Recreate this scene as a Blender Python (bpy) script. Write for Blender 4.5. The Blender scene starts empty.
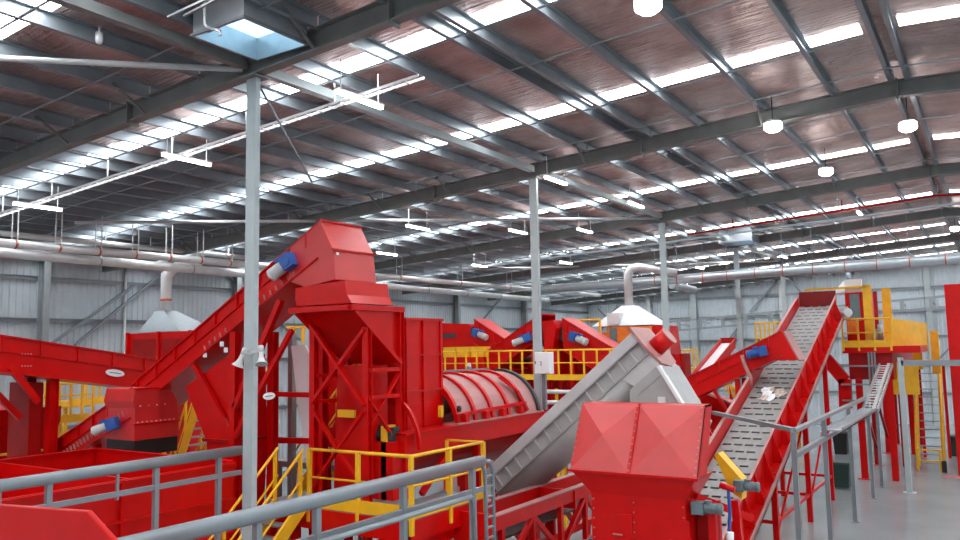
import bpy, bmesh, math, random
from mathutils import Vector, Matrix
random.seed(7)
S = bpy.context.scene
COL = S.collection

# ------------------------------------------------------------------ camera, world, exposure
CH = 6.0
F_PX = 786.18
yaw, pitch, roll = [math.radians(a) for a in (33.008, 5.645, -1.057)]
FW = Vector((-math.sin(yaw)*math.cos(pitch), math.cos(yaw)*math.cos(pitch), math.sin(pitch)))
r0 = Vector((math.cos(yaw), math.sin(yaw), 0)); u0 = r0.cross(FW)
RT = r0*math.cos(roll)+u0*math.sin(roll); UP = -r0*math.sin(roll)+u0*math.cos(roll)
cd = bpy.data.cameras.new('camera'); cam = bpy.data.objects.new('camera', cd); COL.objects.link(cam)
cd.sensor_width = 36; cd.lens = F_PX/960*36; cd.clip_end = 500; cd.clip_start = .05
cam.matrix_world = Matrix(((RT.x, UP.x, -FW.x, 0), (RT.y, UP.y, -FW.y, 0), (RT.z, UP.z, -FW.z, CH), (0, 0, 0, 1)))
S.camera = cam
w = bpy.data.worlds.new('daylight'); S.world = w; w.use_nodes = True
w.node_tree.nodes['Background'].inputs[0].default_value = (.93, .97, 1, 1)
w.node_tree.nodes['Background'].inputs[1].default_value = 1.0
S.view_settings.view_transform = 'Standard'; S.view_settings.look = 'None'
S.view_settings.gamma = 1; S.view_settings.use_curve_mapping = False
S.view_settings.exposure = 0.55
S.cycles.use_denoising = True
S.cycles.max_bounces = 8; S.cycles.diffuse_bounces = 4; S.cycles.glossy_bounces = 4
S.cycles.sample_clamp_indirect = 6
SKY_STRENGTH = 12.5

def P(x, y, X=None, Y=None, Z=None):
    """world point seen at picture position x, y on one upright or level plane of the building"""
    r = RT*((x-480)/F_PX)-UP*((y-270)/F_PX)+FW
    t = X/r.x if X is not None else Y/r.y if Y is not None else (Z-CH)/r.z
    return Vector((r.x*t, r.y*t, CH+r.z*t))

# ------------------------------------------------------------------ materials
def mat(name, col, rough=.5, metal=0., var=.08, vscale=3., bump=0., bscale=40., spec=.5, coat=0., emit=None, estr=0., dirt=None):
    m = bpy.data.materials.new(name); m.use_nodes = True
    nt = m.node_tree; b = nt.nodes['Principled BSDF']
    b.inputs['Roughness'].default_value = rough; b.inputs['Metallic'].default_value = metal
    b.inputs['Specular IOR Level'].default_value = spec
    b.inputs['Coat Weight'].default_value = coat; b.inputs['Coat Roughness'].default_value = .2
    tc = nt.nodes.new('ShaderNodeTexCoord')
    no = nt.nodes.new('ShaderNodeTexNoise'); no.inputs['Scale'].default_value = vscale; no.inputs['Detail'].default_value = 5
    nt.links.new(tc.outputs['Object'], no.inputs['Vector'])
    rp = nt.nodes.new('ShaderNodeValToRGB')
    d = dirt or tuple(c*(1-var*2) for c in col)
    rp.color_ramp.elements[0].color = (*d, 1); rp.color_ramp.elements[0].position = .3
    rp.color_ramp.elements[1].color = (*[min(1, c*(1+var)) for c in col], 1); rp.color_ramp.elements[1].position = .62
    nt.links.new(no.outputs['Fac'], rp.inputs[0]); nt.links.new(rp.outputs[0], b.inputs['Base Color'])
    if bump:
        n2 = nt.nodes.new('ShaderNodeTexNoise'); n2.inputs['Scale'].default_value = bscale
        nt.links.new(tc.outputs['Object'], n2.inputs['Vector'])
        bp = nt.nodes.new('ShaderNodeBump'); bp.inputs['Strength'].default_value = bump; bp.inputs['Distance'].default_value = .02
        nt.links.new(n2.outputs['Fac'], bp.inputs['Height']); nt.links.new(bp.outputs[0], b.inputs['Normal'])
    if emit:
        b.inputs['Emission Color'].default_value = (*emit, 1); b.inputs['Emission Strength'].default_value = estr
    return m
RED = mat('red_paint', (.57, .0012, .001), .33, var=.04, spec=.3)
SHEEN = mat('sheen_red_paint', (.57, .012, .012), .38, var=.04, spec=.9)  # same red paint, made pinker and shinier to imitate ceiling reflections
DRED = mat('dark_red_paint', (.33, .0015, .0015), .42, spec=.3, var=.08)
PINK = mat('pale_red', (.44, .20, .19), .4, var=.05, bump=.2, bscale=60)  # gloss on the red drum mesh painted in as a paler base
YEL = mat('yellow_paint', (.85, .46, .015), .42, var=.05)
ORA = mat('orange_paint', (.85, .22, .02), .42)
GRY = mat('grey_paint', (.40, .40, .395), .45, var=.04)
LGR = mat('light_grey_paint', (.55, .56, .56), .45, var=.04)
GAL = mat('galvanised_steel', (.26, .295, .315), .42, metal=.5, var=.025, vscale=4)
GALB = mat('bright_galvanised_sheet', (.44, .48, .51), .35, metal=.6, var=.05, vscale=4)
COLM = mat('column_grey_paint', (.40, .45, .455), .5, var=.03)
PUR = mat('purlin_steel', (.26, .295, .32), .4, metal=.5, var=.05)
RAF = mat('rafter_paint', (.17, .175, .17), .55, var=.06)
WALLM = mat('wall_sheet', (.50, .555, .59), .55, var=.03)
WCOL = mat('wall_frame_steel', (.30, .33, .34), .5, var=.05)
WHITE = mat('white_paint', (.80, .81, .82), .5, var=.02)
BLACK = mat('black_rubber', (.012, .012, .013), .45, var=.1)
DARK = mat('dark_steel', (.035, .035, .038), .5, var=.1)
BLUE = mat('blue_motor_paint', (.02, .10, .36), .4)
MGRY = mat('grey_motor_paint', (.13, .18, .19), .4)
GREEN = mat('dark_green_plastic', (.016, .045, .035), .5)
BELT = mat('steel_belt', (.27, .27, .262), .45, var=.07, vscale=5)
ORB = mat('orange_band', (.55, .10, .04), .5)
PAPER = mat('paper_scrap', (.55, .47, .40), .8, var=.2, vscale=12)
PIPE = mat('pipe_paint', (.60, .60, .60), .4, metal=.3, var=.05)
LAMP = mat('lamp_tube', (.9, .9, .9), .5, emit=(1, .98, .95), estr=22)
SKYL = mat('skylight_sheet', (.8, .85, .9), .5, emit=(.93, .97, 1), estr=SKY_STRENGTH)
BGLOW = mat('blue_daylight_glow', (.5, .7, .9), .5, emit=(.42, .72, .90), estr=1.5)

def foil_mat():
    m = bpy.data.materials.new('roof_foil'); m.use_nodes = True; nt = m.node_tree; b = nt.nodes['Principled BSDF']
    tc = nt.nodes.new('ShaderNodeTexCoord')
    mp = nt.nodes.new('ShaderNodeMapping'); mp.inputs['Scale'].default_value = (1.2, 14, 1)
    nt.links.new(tc.outputs['Object'], mp.inputs[0])
    n1 = nt.nodes.new('ShaderNodeTexNoise'); n1.inputs['Scale'].default_value = 1; n1.inputs['Detail'].default_value = 6
    nt.links.new(mp.outputs[0], n1.inputs['Vector'])
    n3 = nt.nodes.new('ShaderNodeTexNoise'); n3.inputs['Scale'].default_value = 2.2; n3.inputs['Detail'].default_value = 5; n3.inputs['Distortion'].default_value = 1.2
    nt.links.new(tc.outputs['Object'], n3.inputs['Vector'])
    ad = nt.nodes.new('ShaderNodeMath'); ad.operation = 'ADD'
    nt.links.new(n1.outputs['Fac'], ad.inputs[0]); nt.links.new(n3.outputs['Fac'], ad.inputs[1])
    n2 = nt.nodes.new('ShaderNodeTexNoise'); n2.inputs['Scale'].default_value = .9; n2.inputs['Detail'].default_value = 4
    nt.links.new(tc.outputs['Object'], n2.inputs['Vector'])
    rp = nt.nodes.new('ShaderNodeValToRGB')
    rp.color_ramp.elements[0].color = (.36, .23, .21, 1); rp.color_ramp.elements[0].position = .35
    rp.color_ramp.elements[1].color = (.64, .48, .45, 1); rp.color_ramp.elements[1].position = .65  # silver foil; red-brown reflections of the machines painted into its colour
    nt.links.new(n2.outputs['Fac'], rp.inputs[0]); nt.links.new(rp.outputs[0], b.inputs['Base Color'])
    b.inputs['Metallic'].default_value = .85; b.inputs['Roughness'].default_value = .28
    bp = nt.nodes.new('ShaderNodeBump'); bp.inputs['Strength'].default_value = 1; bp.inputs['Distance'].default_value = .09
    nt.links.new(ad.outputs[0], bp.inputs['Height']); nt.links.new(bp.outputs[0], b.inputs['Normal'])
    return m
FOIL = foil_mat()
def floor_mat():
    m = mat('polished_concrete', (.26, .29, .30), .22, var=.07, vscale=.35, bump=.04, bscale=8)
    return m
FLOORM = floor_mat()

# ------------------------------------------------------------------ shapes: each returns (verts, faces, smooth)
def V(*a): return Vector(a)
def box(x0, x1, y0, y1, z0, z1):
    v = [V(x, y, z) for z in (z0, z1) for y in (y0, y1) for x in (x0, x1)]
    return v, [(0, 2, 3, 1), (4, 5, 7, 6), (0, 1, 5, 4), (2, 6, 7, 3), (0, 4, 6, 2), (1, 3, 7, 5)], 0
def frame(d, up):
    d = d.normalized(); up = Vector(up)
    if abs(d.dot(up.normalized())) > .985: up = V(0, 1, 0) if abs(d.y) < .9 else V(1, 0, 0)
    s = d.cross(up).normalized(); return s, s.cross(d).normalized()
def sweep(prof, p, q, up=(0, 0, 1), smooth=0):
    p, q = Vector(p), Vector(q); s, u = frame(q-p, up); n = len(prof)
    v = [e+s*a+u*b for e in (p, q) for a, b in prof]
    f = [(i, (i+1) % n, n+(i+1) % n, n+i) for i in range(n)]+[tuple(range(n))[::-1], tuple(range(n, 2*n))]
    return v, f, smooth
def bar(p, q, w=.1, h=None, up=(0, 0, 1)):
    h = w if h is None else h
    return sweep([(-w/2, -h/2), (w/2, -h/2), (w/2, h/2), (-w/2, h/2)], p, q, up)
def ibeam(p, q, d=.36, w=.2, tf=.02, tw=.016, up=(0, 0, 1)):
    a, b, c = w/2, d/2, tw/2
    return sweep([(-a, -b), (a, -b), (a, -b+tf), (c, -b+tf), (c, b-tf), (a, b-tf), (a, b), (-a, b), (-a, b-tf), (-c, b-tf), (-c, -b+tf), (-a, -b+tf)], p, q, up)
def chan(p, q, d=.2, w=.08, t=.012, up=(0, 0, 1)):
    b = d/2
    return sweep([(0, -b), (w, -b), (w, -b+t), (t, -b+t), (t, b-t), (w, b-t), (w, b), (0, b)], p, q, up)
def cyl(p, q, r, r2=None, n=16):
    p, q = Vector(p), Vector(q); s, u = frame(q-p, (0, 0, 1)); r2 = r if r2 is None else r2
    an = [2*math.pi*i/n for i in range(n)]
    v = [p+(s*math.cos(a)+u*math.sin(a))*r for a in an]+[q+(s*math.cos(a)+u*math.sin(a))*r2 for a in an]
    f = [(i, (i+1) % n, n+(i+1) % n, n+i) for i in range(n)]+[tuple(range(n))[::-1], tuple(range(n, 2*n))]
    return v, f, 1
def tube(pts, r, n=10):
    pts = [Vector(p) for p in pts]; v = []; f = []; ps = None
    for i, p in enumerate(pts):
        a = (pts[i]-pts[i-1]).normalized() if i else (pts[1]-pts[0]).normalized()
        b = (pts[i+1]-pts[i]).normalized() if i < len(pts)-1 else a
        d = (a+b).normalized()
        if ps is None: s, u = frame(d, (0, 0, 1))
        else: u = (ps.cross(d)).normalized(); s = d.cross(u).normalized(); s = -s if s.dot(ps) < 0 else s; u = s.cross(d)
        ps = s; k = 1/max(.5, math.cos(a.angle(b)/2)) if a.angle(b, 0) > .01 else 1
        v += [p+(s*math.cos(2*math.pi*j/n)+u*math.sin(2*math.pi*j/n))*r*min(k, 1.3) for j in range(n)]
    for i in range(len(pts)-1):
        f += [(i*n+j, i*n+(j+1) % n, (i+1)*n+(j+1) % n, (i+1)*n+j) for j in range(n)]
    f += [tuple(range(n))[::-1], tuple(range(len(v)-n, len(v)))]
    return v, f, 1
def prism(poly, vec):
    poly = [Vector(p) for p in poly]; vec = Vector(vec); n = len(poly)
    return poly+[p+vec for p in poly], [(i, (i+1) % n, n+(i+1) % n, n+i) for i in range(n)]+[tuple(range(n))[::-1], tuple(range(n, 2*n))], 0
def hull8(a, b):
    """solid between a lower and an upper polygon with equal counts"""
    n = len(a); v = [Vector(p) for p in list(a)+list(b)]
    return v, [(i, (i+1) % n, n+(i+1) % n, n+i) for i in range(n)]+[tuple(range(n))[::-1], tuple(range(n, 2*n))], 0
def rect(x0, x1, y0, y1, z): return [(x0, y0, z), (x1, y0, z), (x1, y1, z), (x0, y1, z)]
def lathe(c, axis, prof, n=16):
    """prof: (distance along axis, radius)"""
    c, axis = Vector(c), Vector(axis).normalized(); s, u = frame(axis, (0, 0, 1)); v = []; f = []
    for d, r in prof: v += [c+axis*d+(s*math.cos(2*math.pi*j/n)+u*math.sin(2*math.pi*j/n))*r for j in range(n)]
    for i in range(len(prof)-1): f += [(i*n+j, i*n+(j+1) % n, (i+1)*n+(j+1) % n, (i+1)*n+j) for j in range(n)]
    f += [tuple(range(n))[::-1], tuple(range(len(v)-n, len(v)))]
    return v, f, 1
def arc_shell(xc, zc, R, y0, y1, a0, a1, t=.03, n=18):
    pts = []
    for r, rg in ((R, range(n+1)), (R-t, range(n, -1, -1))):
        for i in rg:
            a = a0+(a1-a0)*i/n; pts.append((xc+r*math.cos(a), y0, zc+r*math.sin(a)))
    v, f, _ = prism(pts, (0, y1-y0, 0))
    m = len(pts)   # caps as quads
    f = f[:m]
    for i in range(n):
        f.append((i, i+1, m-2-i, m-1-i)); f.append((m+i, m+m-1-i, m+m-2-i, m+i+1))
    return v, f, 0

def mesh(name, m, prims, off=V(0, 0, 0)):
    v = []; f = []; sm = []
    for pv, pf, s in prims:
        b = len(v); v += [p-off for p in pv]; f += [tuple(i+b for i in q) for q in pf]; sm += [s and len(q) == 4 for q in pf]
    me = bpy.data.meshes.new(name); me.from_pydata([tuple(p) for p in v], [], f)
    bm = bmesh.new(); bm.from_mesh(me); bmesh.ops.recalc_face_normals(bm, faces=bm.faces); bm.to_mesh(me); bm.free()
    for i, s in enumerate(sm): me.polygons[i].use_smooth = bool(s)
    me.materials.append(m); return me
def wpos(o):
    p = V(0, 0, 0)
    while o: p = p+o.location; o = o.parent
    return p
SPLIT = {'leg', 'pan_leg', 'base_leg', 'housing_leg', 'bank_leg', 'shelf_leg', 'landing_leg', 'landing_post', 'brace', 'side_post', 'post', 'drum', 'handle', 'conduit', 'hood_leg', 'track_post', 'corner_angle', 'valve', 'drop', 'side_guard', 'tray_end'}
def part(parent, name, m, *prims, label=None, bevel=0):
    if name in SPLIT and len(prims) > 1:
        for p in prims: o = part(parent, name, m, p, label=label, bevel=bevel)
        return o
    o = bpy.data.objects.new(name, mesh(name, m, prims, wpos(parent))); COL.objects.link(o); o.parent = parent
    if label: o['label'] = label
    if bevel: b = o.modifiers.new('bevel', 'BEVEL'); b.width = bevel; b.segments = 2; b.limit_method = 'ANGLE'
    return o
def thing(name, label, cat, loc, group=None):
    o = bpy.data.objects.new(name, None); COL.objects.link(o); o.location = loc; o.empty_display_size = .2
    o['label'] = label; o['category'] = cat
    if group: o['group'] = group
    return o
def solo(name, label, cat, m, *prims, group=None, bevel=0):
    vs = [p for q in prims for p in q[0]]
    loc = V((min(p.x for p in vs)+max(p.x for p in vs))/2, (min(p.y for p in vs)+max(p.y for p in vs))/2, min(p.z for p in vs))
    o = bpy.data.objects.new(name, mesh(name, m, prims, loc)); COL.objects.link(o); o.location = loc
    o['label'] = label; o['category'] = cat
    if group: o['group'] = group
    if bevel: b = o.modifiers.new('bevel', 'BEVEL'); b.width = bevel; b.segments = 2; b.limit_method = 'ANGLE'
    return o
def struct(name, m, *prims):
    o = bpy.data.objects.new(name, mesh(name, m, prims)); COL.objects.link(o); o['kind'] = 'structure'; return o
def inst(src, parent, loc, rot=(0, 0, 0), scale=(1, 1, 1)):
    o = src.copy(); COL.objects.link(o); o.parent = parent; o.location = loc; o.rotation_euler = rot; o.scale = scale; return o

# ------------------------------------------------------------------ the setting
SL, XR, ZR = .0605, -1.35, 11.66
XL, XE, Y0, Y1 = -30.5, 26.0, -10.8, 64.5
def RZ(x): return ZR-SL*abs(x-XR)
floor = struct('floor', FLOORM, box(XL, XE, Y0, Y1, -.1, 0))
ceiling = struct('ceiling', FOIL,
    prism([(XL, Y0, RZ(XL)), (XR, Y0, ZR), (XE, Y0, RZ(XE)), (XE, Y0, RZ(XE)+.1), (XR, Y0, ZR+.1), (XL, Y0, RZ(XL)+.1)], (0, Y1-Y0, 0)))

def corrugated(p0, p1, zt0, zt1, nrm, pitch=.25, amp=.03):
    """upright sheet from p0 to p1 with trapezoid ribs; top heights zt0 -> zt1"""
    p0, p1 = Vector(p0), Vector(p1); d = p1-p0; L = d.length; d.normalize(); nrm = Vector(nrm); pr = []; x = 0
    while x < L:
        for o, a in ((0, 0), (.55, 0), (.65, 1), (.9, 1)):
            pr.append((min(L, x+o*pitch), a*amp))
        x += pitch
    v = []; f = []
    for s, a in pr:
        b = p0+d*s+nrm*a; v += [b, V(b.x, b.y, zt0+(zt1-zt0)*s/L)]
    for i in range(len(pr)-1): f.append((2*i, 2*i+2, 2*i+3, 2*i+1))
    return v, f, 0
wall_left = struct('wall_left', WALLM, corrugated((XL, Y0, 0), (XL, Y1, 0), RZ(XL), RZ(XL), (1, 0, 0)))
wall_end = struct('wall_back', WALLM, corrugated((XL, Y1, 0), (XR, Y1, 0), RZ(XL), ZR, (0, -1, 0)), corrugated((XR, Y1, 0), (XE, Y1, 0), ZR, RZ(XE), (0, -1, 0)))

wall_right = struct('wall_right', WALLM, corrugated((XE, Y0, 0), (XE, Y1, 0), RZ(XE), RZ(XE), (-1, 0, 0), 1.0))
wall_front = struct('wall_front', WALLM, corrugated((XL, Y0, 0), (XR, Y0, 0), RZ(XL), ZR, (0, 1, 0), 1.0), corrugated((XR, Y0, 0), (XE, Y0, 0), ZR, RZ(XE), (0, 1, 0), 1.0))
# wall framing
for Y in (6.95, 16.0, 25.1, 34.2, 43.6, 52.7):
    part(wall_left, 'wall_column', WCOL, ibeam((XL+.28, Y, 0), (XL+.28, Y, RZ(XL)-.1), .42, .25, up=(1, 0, 0)))
for Z in (3.2, 5.6, 7.35, 8.95):
    for a, b in ((Y0, 6.8), (7.1, 15.85), (16.15, 24.95), (25.25, 34.05), (34.35, 43.45), (43.75, 52.55), (52.85, Y1)):
        part(wall_left, 'girt', GAL, chan((XL+.06, a, Z), (XL+.06, b, Z), .16, .09))
part(wall_left, 'downpipe', LGR, cyl((XL+.15, P(123, 300, X=XL).y, 0), (XL+.15, P(123, 300, X=XL).y, RZ(XL)-.2), .06, n=8))
for a, b in ((P(75, 345, X=XL+.2), P(160, 275, X=XL+.2)), (P(50, 345, X=XL+.3), P(135, 285, X=XL+.3)), (P(222, 270, X=XL+.2), P(300, 340, X=XL+.2)), (P(470, 335, X=XL+.2), P(500, 300, X=XL+.2))):
    part(wall_left, 'wall_brace', GAL, bar(a, b, .12, .1))
for x in (649, 694, 740, 783, 860, 930, 1000):
    c = P(x, 320, Y=Y1-.3)
    part(wall_end, 'wall_column', LGR if x in (649, 783) else COLM, ibeam((c.x, Y1-.25, 0), (c.x, Y1-.25, RZ(c.x)-.1), .34, .5 if x == 694 else .35, up=(0, 1, 0)))
for Z in (2.2, 4.2, 6.2, 8.1, 9.7):
    part(wall_end, 'girt', WCOL, chan((XL+.3, Y1-.06, Z), (XE, Y1-.06, Z), .2, .1))
for a, b in ((P(750, 312, Y=Y1-.3), P(778, 278, Y=Y1-.3)), (P(788, 278, Y=Y1-.3), P(806, 298, Y=Y1-.3)), (P(938, 360, Y=Y1-.3), P(958, 340, Y=Y1-.3)), (P(725, 345, Y=Y1-.3), P(740, 325, Y=Y1-.3)),
             (P(597, 335, Y=Y1-.3), P(618, 306, Y=Y1-.3)), (P(598, 308, Y=Y1-.3), P(618, 330, Y=Y1-.3))):
    part(wall_end, 'wall_brace', GAL, bar(a, b, .2, .12))

# rafters, purlins, skylights
RAFT = [-1.1+9.7*k for k in range(-1, 7)]
def zraf(x): return RZ(x)-.405
rafters = []
for Y in RAFT:
    o = part(ceiling, 'rafter', RAF, ibeam((XL+.3, Y, zraf(XL+.3)), (XR, Y, zraf(XR)), .36, .2), ibeam((XR, Y, zraf(XR)), (XE, Y, zraf(XE)), .36, .2))
    rafters.append(o)
    for x in (-13.35, -7.0, XR):
        part(o, 'splice_plate', RAF, box(x-.015, x+.015, Y-.13, Y+.13, zraf(x)-.24, zraf(x)+.2))
    if Y > 0:
        for x in (-26.9, -24.3, -21.5, -18.55, -15.4, -12.84, -8.53, -4.1):
            for s in (-1,):
                part(o, 'fly_brace', RAF, bar((x, Y+s*.08, zraf(x)-.15), (x+.05, Y+s*.75, RZ(x)-.16), .045))
PX = [-1.2, -1.5, -2.64, -4.1, -5.6, -6.8, -7.2, -8.53, -9.85, -11.4, -12.84, -14.1, -15.4, -16.7, -17.6, -18.55, -19.5, -20.46, -21.5, -22.55, -23.4, -24.3, -25.1, -26.0, -27.0, -28.0, -29.0, -30.0,
      -.06, 1.4, 2.9, 4.4, 5.9]
pm = mesh('purlin', PUR, [chan((0, .02, 0), (0, 9.68, 0), .25, .09, .012)])
for Y in RAFT[1:]:
    L = min(9.7, Y1-Y)
    for x in PX:
        o = bpy.data.objects.new('purlin', pm); COL.objects.link(o); o.parent = ceiling
        o.location = (x, Y, RZ(x)-.13); o.scale = (1, L/9.7, 1)
strip_y = [(Y+6.53, Y+7.05) for Y in RAFT]+[(Y+1.58, Y+2.05) for Y in RAFT]
for a, b in strip_y:
    if a > Y1-2: a, b = 62.1, 62.5  # last strip added off the bay spacing to brighten the end wall
    for x0, x1 in ((XL+.6, XR-.3), (XR+.3, XE-.5)):
        part(ceiling, 'skylight', SKYL, prism([(x0, a, RZ(x0)+.06), (x1, a, RZ(x1)+.06), (x1, a, RZ(x1)-.004), (x0, a, RZ(x0)-.004)], (0, b-a, 0)))
    if a > 4: part(ceiling, 'skylight_trim', GAL, bar((XL+.6, a+.1, RZ(XL+.6)-.23), (XR-.3, a+.1, RZ(XR-.3)-.23), .03, .025))
for Y in RAFT:
    for dy, dz in ((3.5, -.25), (8.6, -.27)):
        y = Y+dy
        if y < Y1: part(ceiling, 'tie_rod', PUR, bar((XL+.6, y, RZ(XL+.6)+dz), (XR, y, ZR+dz), .025), bar((XR, y, ZR+dz), (6, y, RZ(6)+dz), .025))
    y = Y+4.85
    if 0 < y < Y1:
        br = part(ceiling, 'bridging', WCOL, bar((-30, y, RZ(-30)-.32), (-14.2, y, RZ(-14.2)-.32), .05, .04))
        for x in PX[12:27:1]:
            part(br, 'strut', WCOL, bar((x, y, RZ(x)-.32), (x, y, RZ(x)-.2), .045))
    if Y+9.7 < Y1:
        part(ceiling, 'ridge_strut', RAF if Y < 0 else COLM, bar((-10.1, Y+.1, 10.75), (-10.1, Y+9.6, 10.75), .16, .16))
for a, b in (((-22.8, 12.9), (-10.15, 27.9)), ((-18.2, -1.0), (-10.15, 8.5)), ((-22.8, 32.3), (-10.15, 47.3))):
    part(ceiling, 'roof_brace', LGR, cyl((*a, RZ(a[0])-.42), (*b, RZ(b[0])-.46), .05, n=8))

# ------------------------------------------------------------------ columns
def column(Y, label, X=-9.99):
    t = thing('steel_column', label, 'column', (X, Y, 0))
    part(t, 'shaft', COLM, sweep([(-.11, -.05), (.11, -.05), (.11, .05), (.098, .05), (.098, -.036), (-.098, -.036), (-.098, .05), (-.11, .05)], (X, Y, .02), (X, Y, 10.5), up=(0, 1, 0)),
         box(X-.06, X+.06, Y-.03, Y+.05, .02, 10.5))
    part(t, 'base_plate', COLM, box(X-.22, X+.22, Y-.2, Y+.2, 0, .025))
    part(t, 'cap_plate', RAF, box(X-.19, X+.19, Y-.16, Y+.16, 10.5, 10.53))
    return t
column(RAFT[2], 'grey steel column carrying two grey horn loudspeakers')
column(RAFT[3], 'grey steel column carrying a white electrical cabinet', -10.12)
column(RAFT[4], 'grey steel column behind the grey inclined screw conveyor head', -10.08)
column(RAFT[5], 'grey steel column just behind the long silver duct, under the small ceiling box')
column(RAFT[6], 'slender grey column second closest to the far end wall')
column(RAFT[7], 'slender grey column closest to the far end wall')
rod = solo('brace_rod', 'thin steel rod slanting from the top of the loudspeaker column', 'rod', GAL, cyl((-10.0, 8.75, 10.4), P(312, 182, X=-9.95), .018, n=6))

def horn(c, d, label):
    c = Vector(c); d = Vector(d).normalized()
    t = thing('horn_loudspeaker', label, 'loudspeaker', c)
    part(t, 'horn', LGR, lathe(c, d, [(0, .035), (.08, .04), (.15, .06), (.2, .095), (.205, .1), (.19, .08)], 16))
    part(t, 'driver', LGR, cyl(c-d*.1, c, .045, .04, 12))
    part(t, 'bracket', LGR, bar(c-d*.02, V(-9.99+(.1 if c.x > -10 else -.1), 8.54, c.z), .03))
    return t
horn(P(243, 354, Y=8.42), (-.35, -.25, -1), 'grey horn loudspeaker on the side of the column facing the tall red conveyor foot')
horn(P(261, 352, Y=8.42), (.35, -.25, -1), 'grey horn loudspeaker on the side of the column facing the red hopper tower')

# ------------------------------------------------------------------ helpers for machines
def motor(t, c, d, L=.55, r=.13, body=LGR, gear=BLUE, nm='motor', cover=None):
    c = Vector(c); d = Vector(d).normalized()
    prof = [(0, r*.8), (.02, r)]
    n = 7
    for i in range(n):
        x = .03+(L*.62)*i/n; prof += [(x, r), (x+.004, r*.88), (x+L*.62/n*.5, r*.88), (x+L*.62/n*.5+.004, r)]
    m = part(t, nm, body, lathe(c, d, prof, 14))
    part(m, 'fan_cover', cover or body, lathe(c+d*L*.66, d, [(0, r*1.02), (L*.16, r*1.02), (L*.2, r*.8)], 14))
    s, u = frame(d, (0, 0, 1))
    part(m, 'gearbox', gear, bar(c-d*L*.55, c, r*2.1, r*2.3), cyl(c-d*L*.25-s*r*1.3, c-d*L*.25+s*r*1.3, r*.9, n=12))
    part(m, 'terminal_box', gear, bar(c+d*L*.2+u*r, c+d*L*.2+u*r*1.45, r*1.1, L*.25))
    return m
def railing(t, pts, h=1.05, m=YEL, sp=1.2, r=.024, mids=(.5,), toe=None, post=.055, deep=.25, first=True):
    pts = [Vector(p) for p in pts]
    part(t, 'top_rail', m, tube([p+V(0, 0, h) for p in pts], r, 8))
    for k in mids: part(t, 'mid_rail', m, tube([p+V(0, 0, h*k) for p in pts], r*.75, 6))
    for i in range(len(pts)-1):
        a, b = pts[i], pts[i+1]; n = max(1, round((b-a).length/sp))
        for j in range(n+(1 if i == len(pts)-2 else 0)):
            if i == 0 and j == 0 and not first: continue
            q = a+(b-a)*(j/n)
            part(t, 'post', m, bar(q-V(0, 0, deep), q+V(0, 0, h), post))
        if toe: part(t, 'toe_board', m, bar(a+V(0, 0, toe/2-.04), b+V(0, 0, toe/2-.04), .02, toe))
def conveyor(t, p0, p1, wdir, width, hgt, m=RED, belt=BLACK, ribs=4, rim=.12, back=None):
    """troughed belt conveyor: p0 -> p1 near top edges of the near side plate, wdir unit vector to the far side"""
    p0, p1, wd = Vector(p0), Vector(p1), Vector(wdir); d = p1-p0; dn = V(0, 0, -1)
    for k, nm in ((0, 'side_plate'), (1, 'side_plate')):
        o = wd*(width*k)
        sp = part(t, nm, m, prism([p0+o, p1+o, p1+o+dn*hgt, p0+o+dn*hgt], wd*(.025 if k == 0 else -.025)))
        if k == 0:
            for i in range(ribs):
                q = p0+d*((i+.5)/ribs)
                part(sp, 'rib', m, bar(q-wd*.025, q-wd*.025+dn*hgt*.42, .035, .05, up=wd))
            part(sp, 'rim', m, bar(p0-wd*.02, p1-wd*.02, .05, .03), bar(p0-wd*.02+dn*hgt*.42, p1-wd*.02+dn*hgt*.42, .03, .02))
            part(sp, 'bottom_flange', m, bar(p0-wd*.03+dn*hgt, p1-wd*.03+dn*hgt, .09, .025))
    part(t, 'belt', belt, prism([p0+wd*.05+dn*.3*hgt, p1+wd*.05+dn*.3*hgt, p1+wd*.05+dn*(.3*hgt+.02), p0+wd*.05+dn*(.3*hgt+.02)], wd*(width-.1)))
    part(t, 'underpan', m, prism([p0+wd*.03+dn*hgt*.97, p1+wd*.03+dn*hgt*.97, p1+wd*.03+dn*(hgt*.97+.02), p0+wd*.03+dn*(hgt*.97+.02)], wd*(width-.06)))
    for q, nm in ((p0, 'tail_drum'), (p1, 'head_drum')):
        part(t, nm, DARK, cyl(q+wd*.03+dn*hgt*.5, q+wd*(width-.03)+dn*hgt*.5, hgt*.22, n=14))
def oval(t, c, nrm, up, a, b, along):
    c = Vector(c); nrm = Vector(nrm); al = Vector(along).normalized(); u = nrm.cross(al).normalized()
    pts = [c+al*a*math.cos(i*math.pi/10)+u*b*math.sin(i*math.pi/10) for i in range(20)]
    o = part(t, 'logo_plate', WHITE, prism(pts, nrm*.008), label='white oval maker plate')
    part(o, 'logo_line', MGRY, prism([c+al*a*.6*s+u*b*q+nrm*.008 for s, q in ((-1, -.12), (1, -.12), (1, .12), (-1, .12))], nrm*.003))
def bolts(t, pts, nrm, r=.014, m=LGR):
    nrm = Vector(nrm)
    o = part(t, 'bolt_row', m, *[cyl(Vector(p), Vector(p)+nrm*.015, r, n=6) for p in pts]); o['kind'] = 'stuff'

# ================================================================== LEFT: inclined conveyor with head hood
YB = 10.7
t = thing('inclined_conveyor', 'long steep red conveyor rising to the hooded head over the hopper tower', 'conveyor', (-13.5, 11.3, 0))
B0, B1 = V(-16.45, YB, 5.25), V(-10.55, YB, 8.40)
conveyor(t, B0, B1, (0, 1, 0), 1.1, .66, ribs=9)
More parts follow.
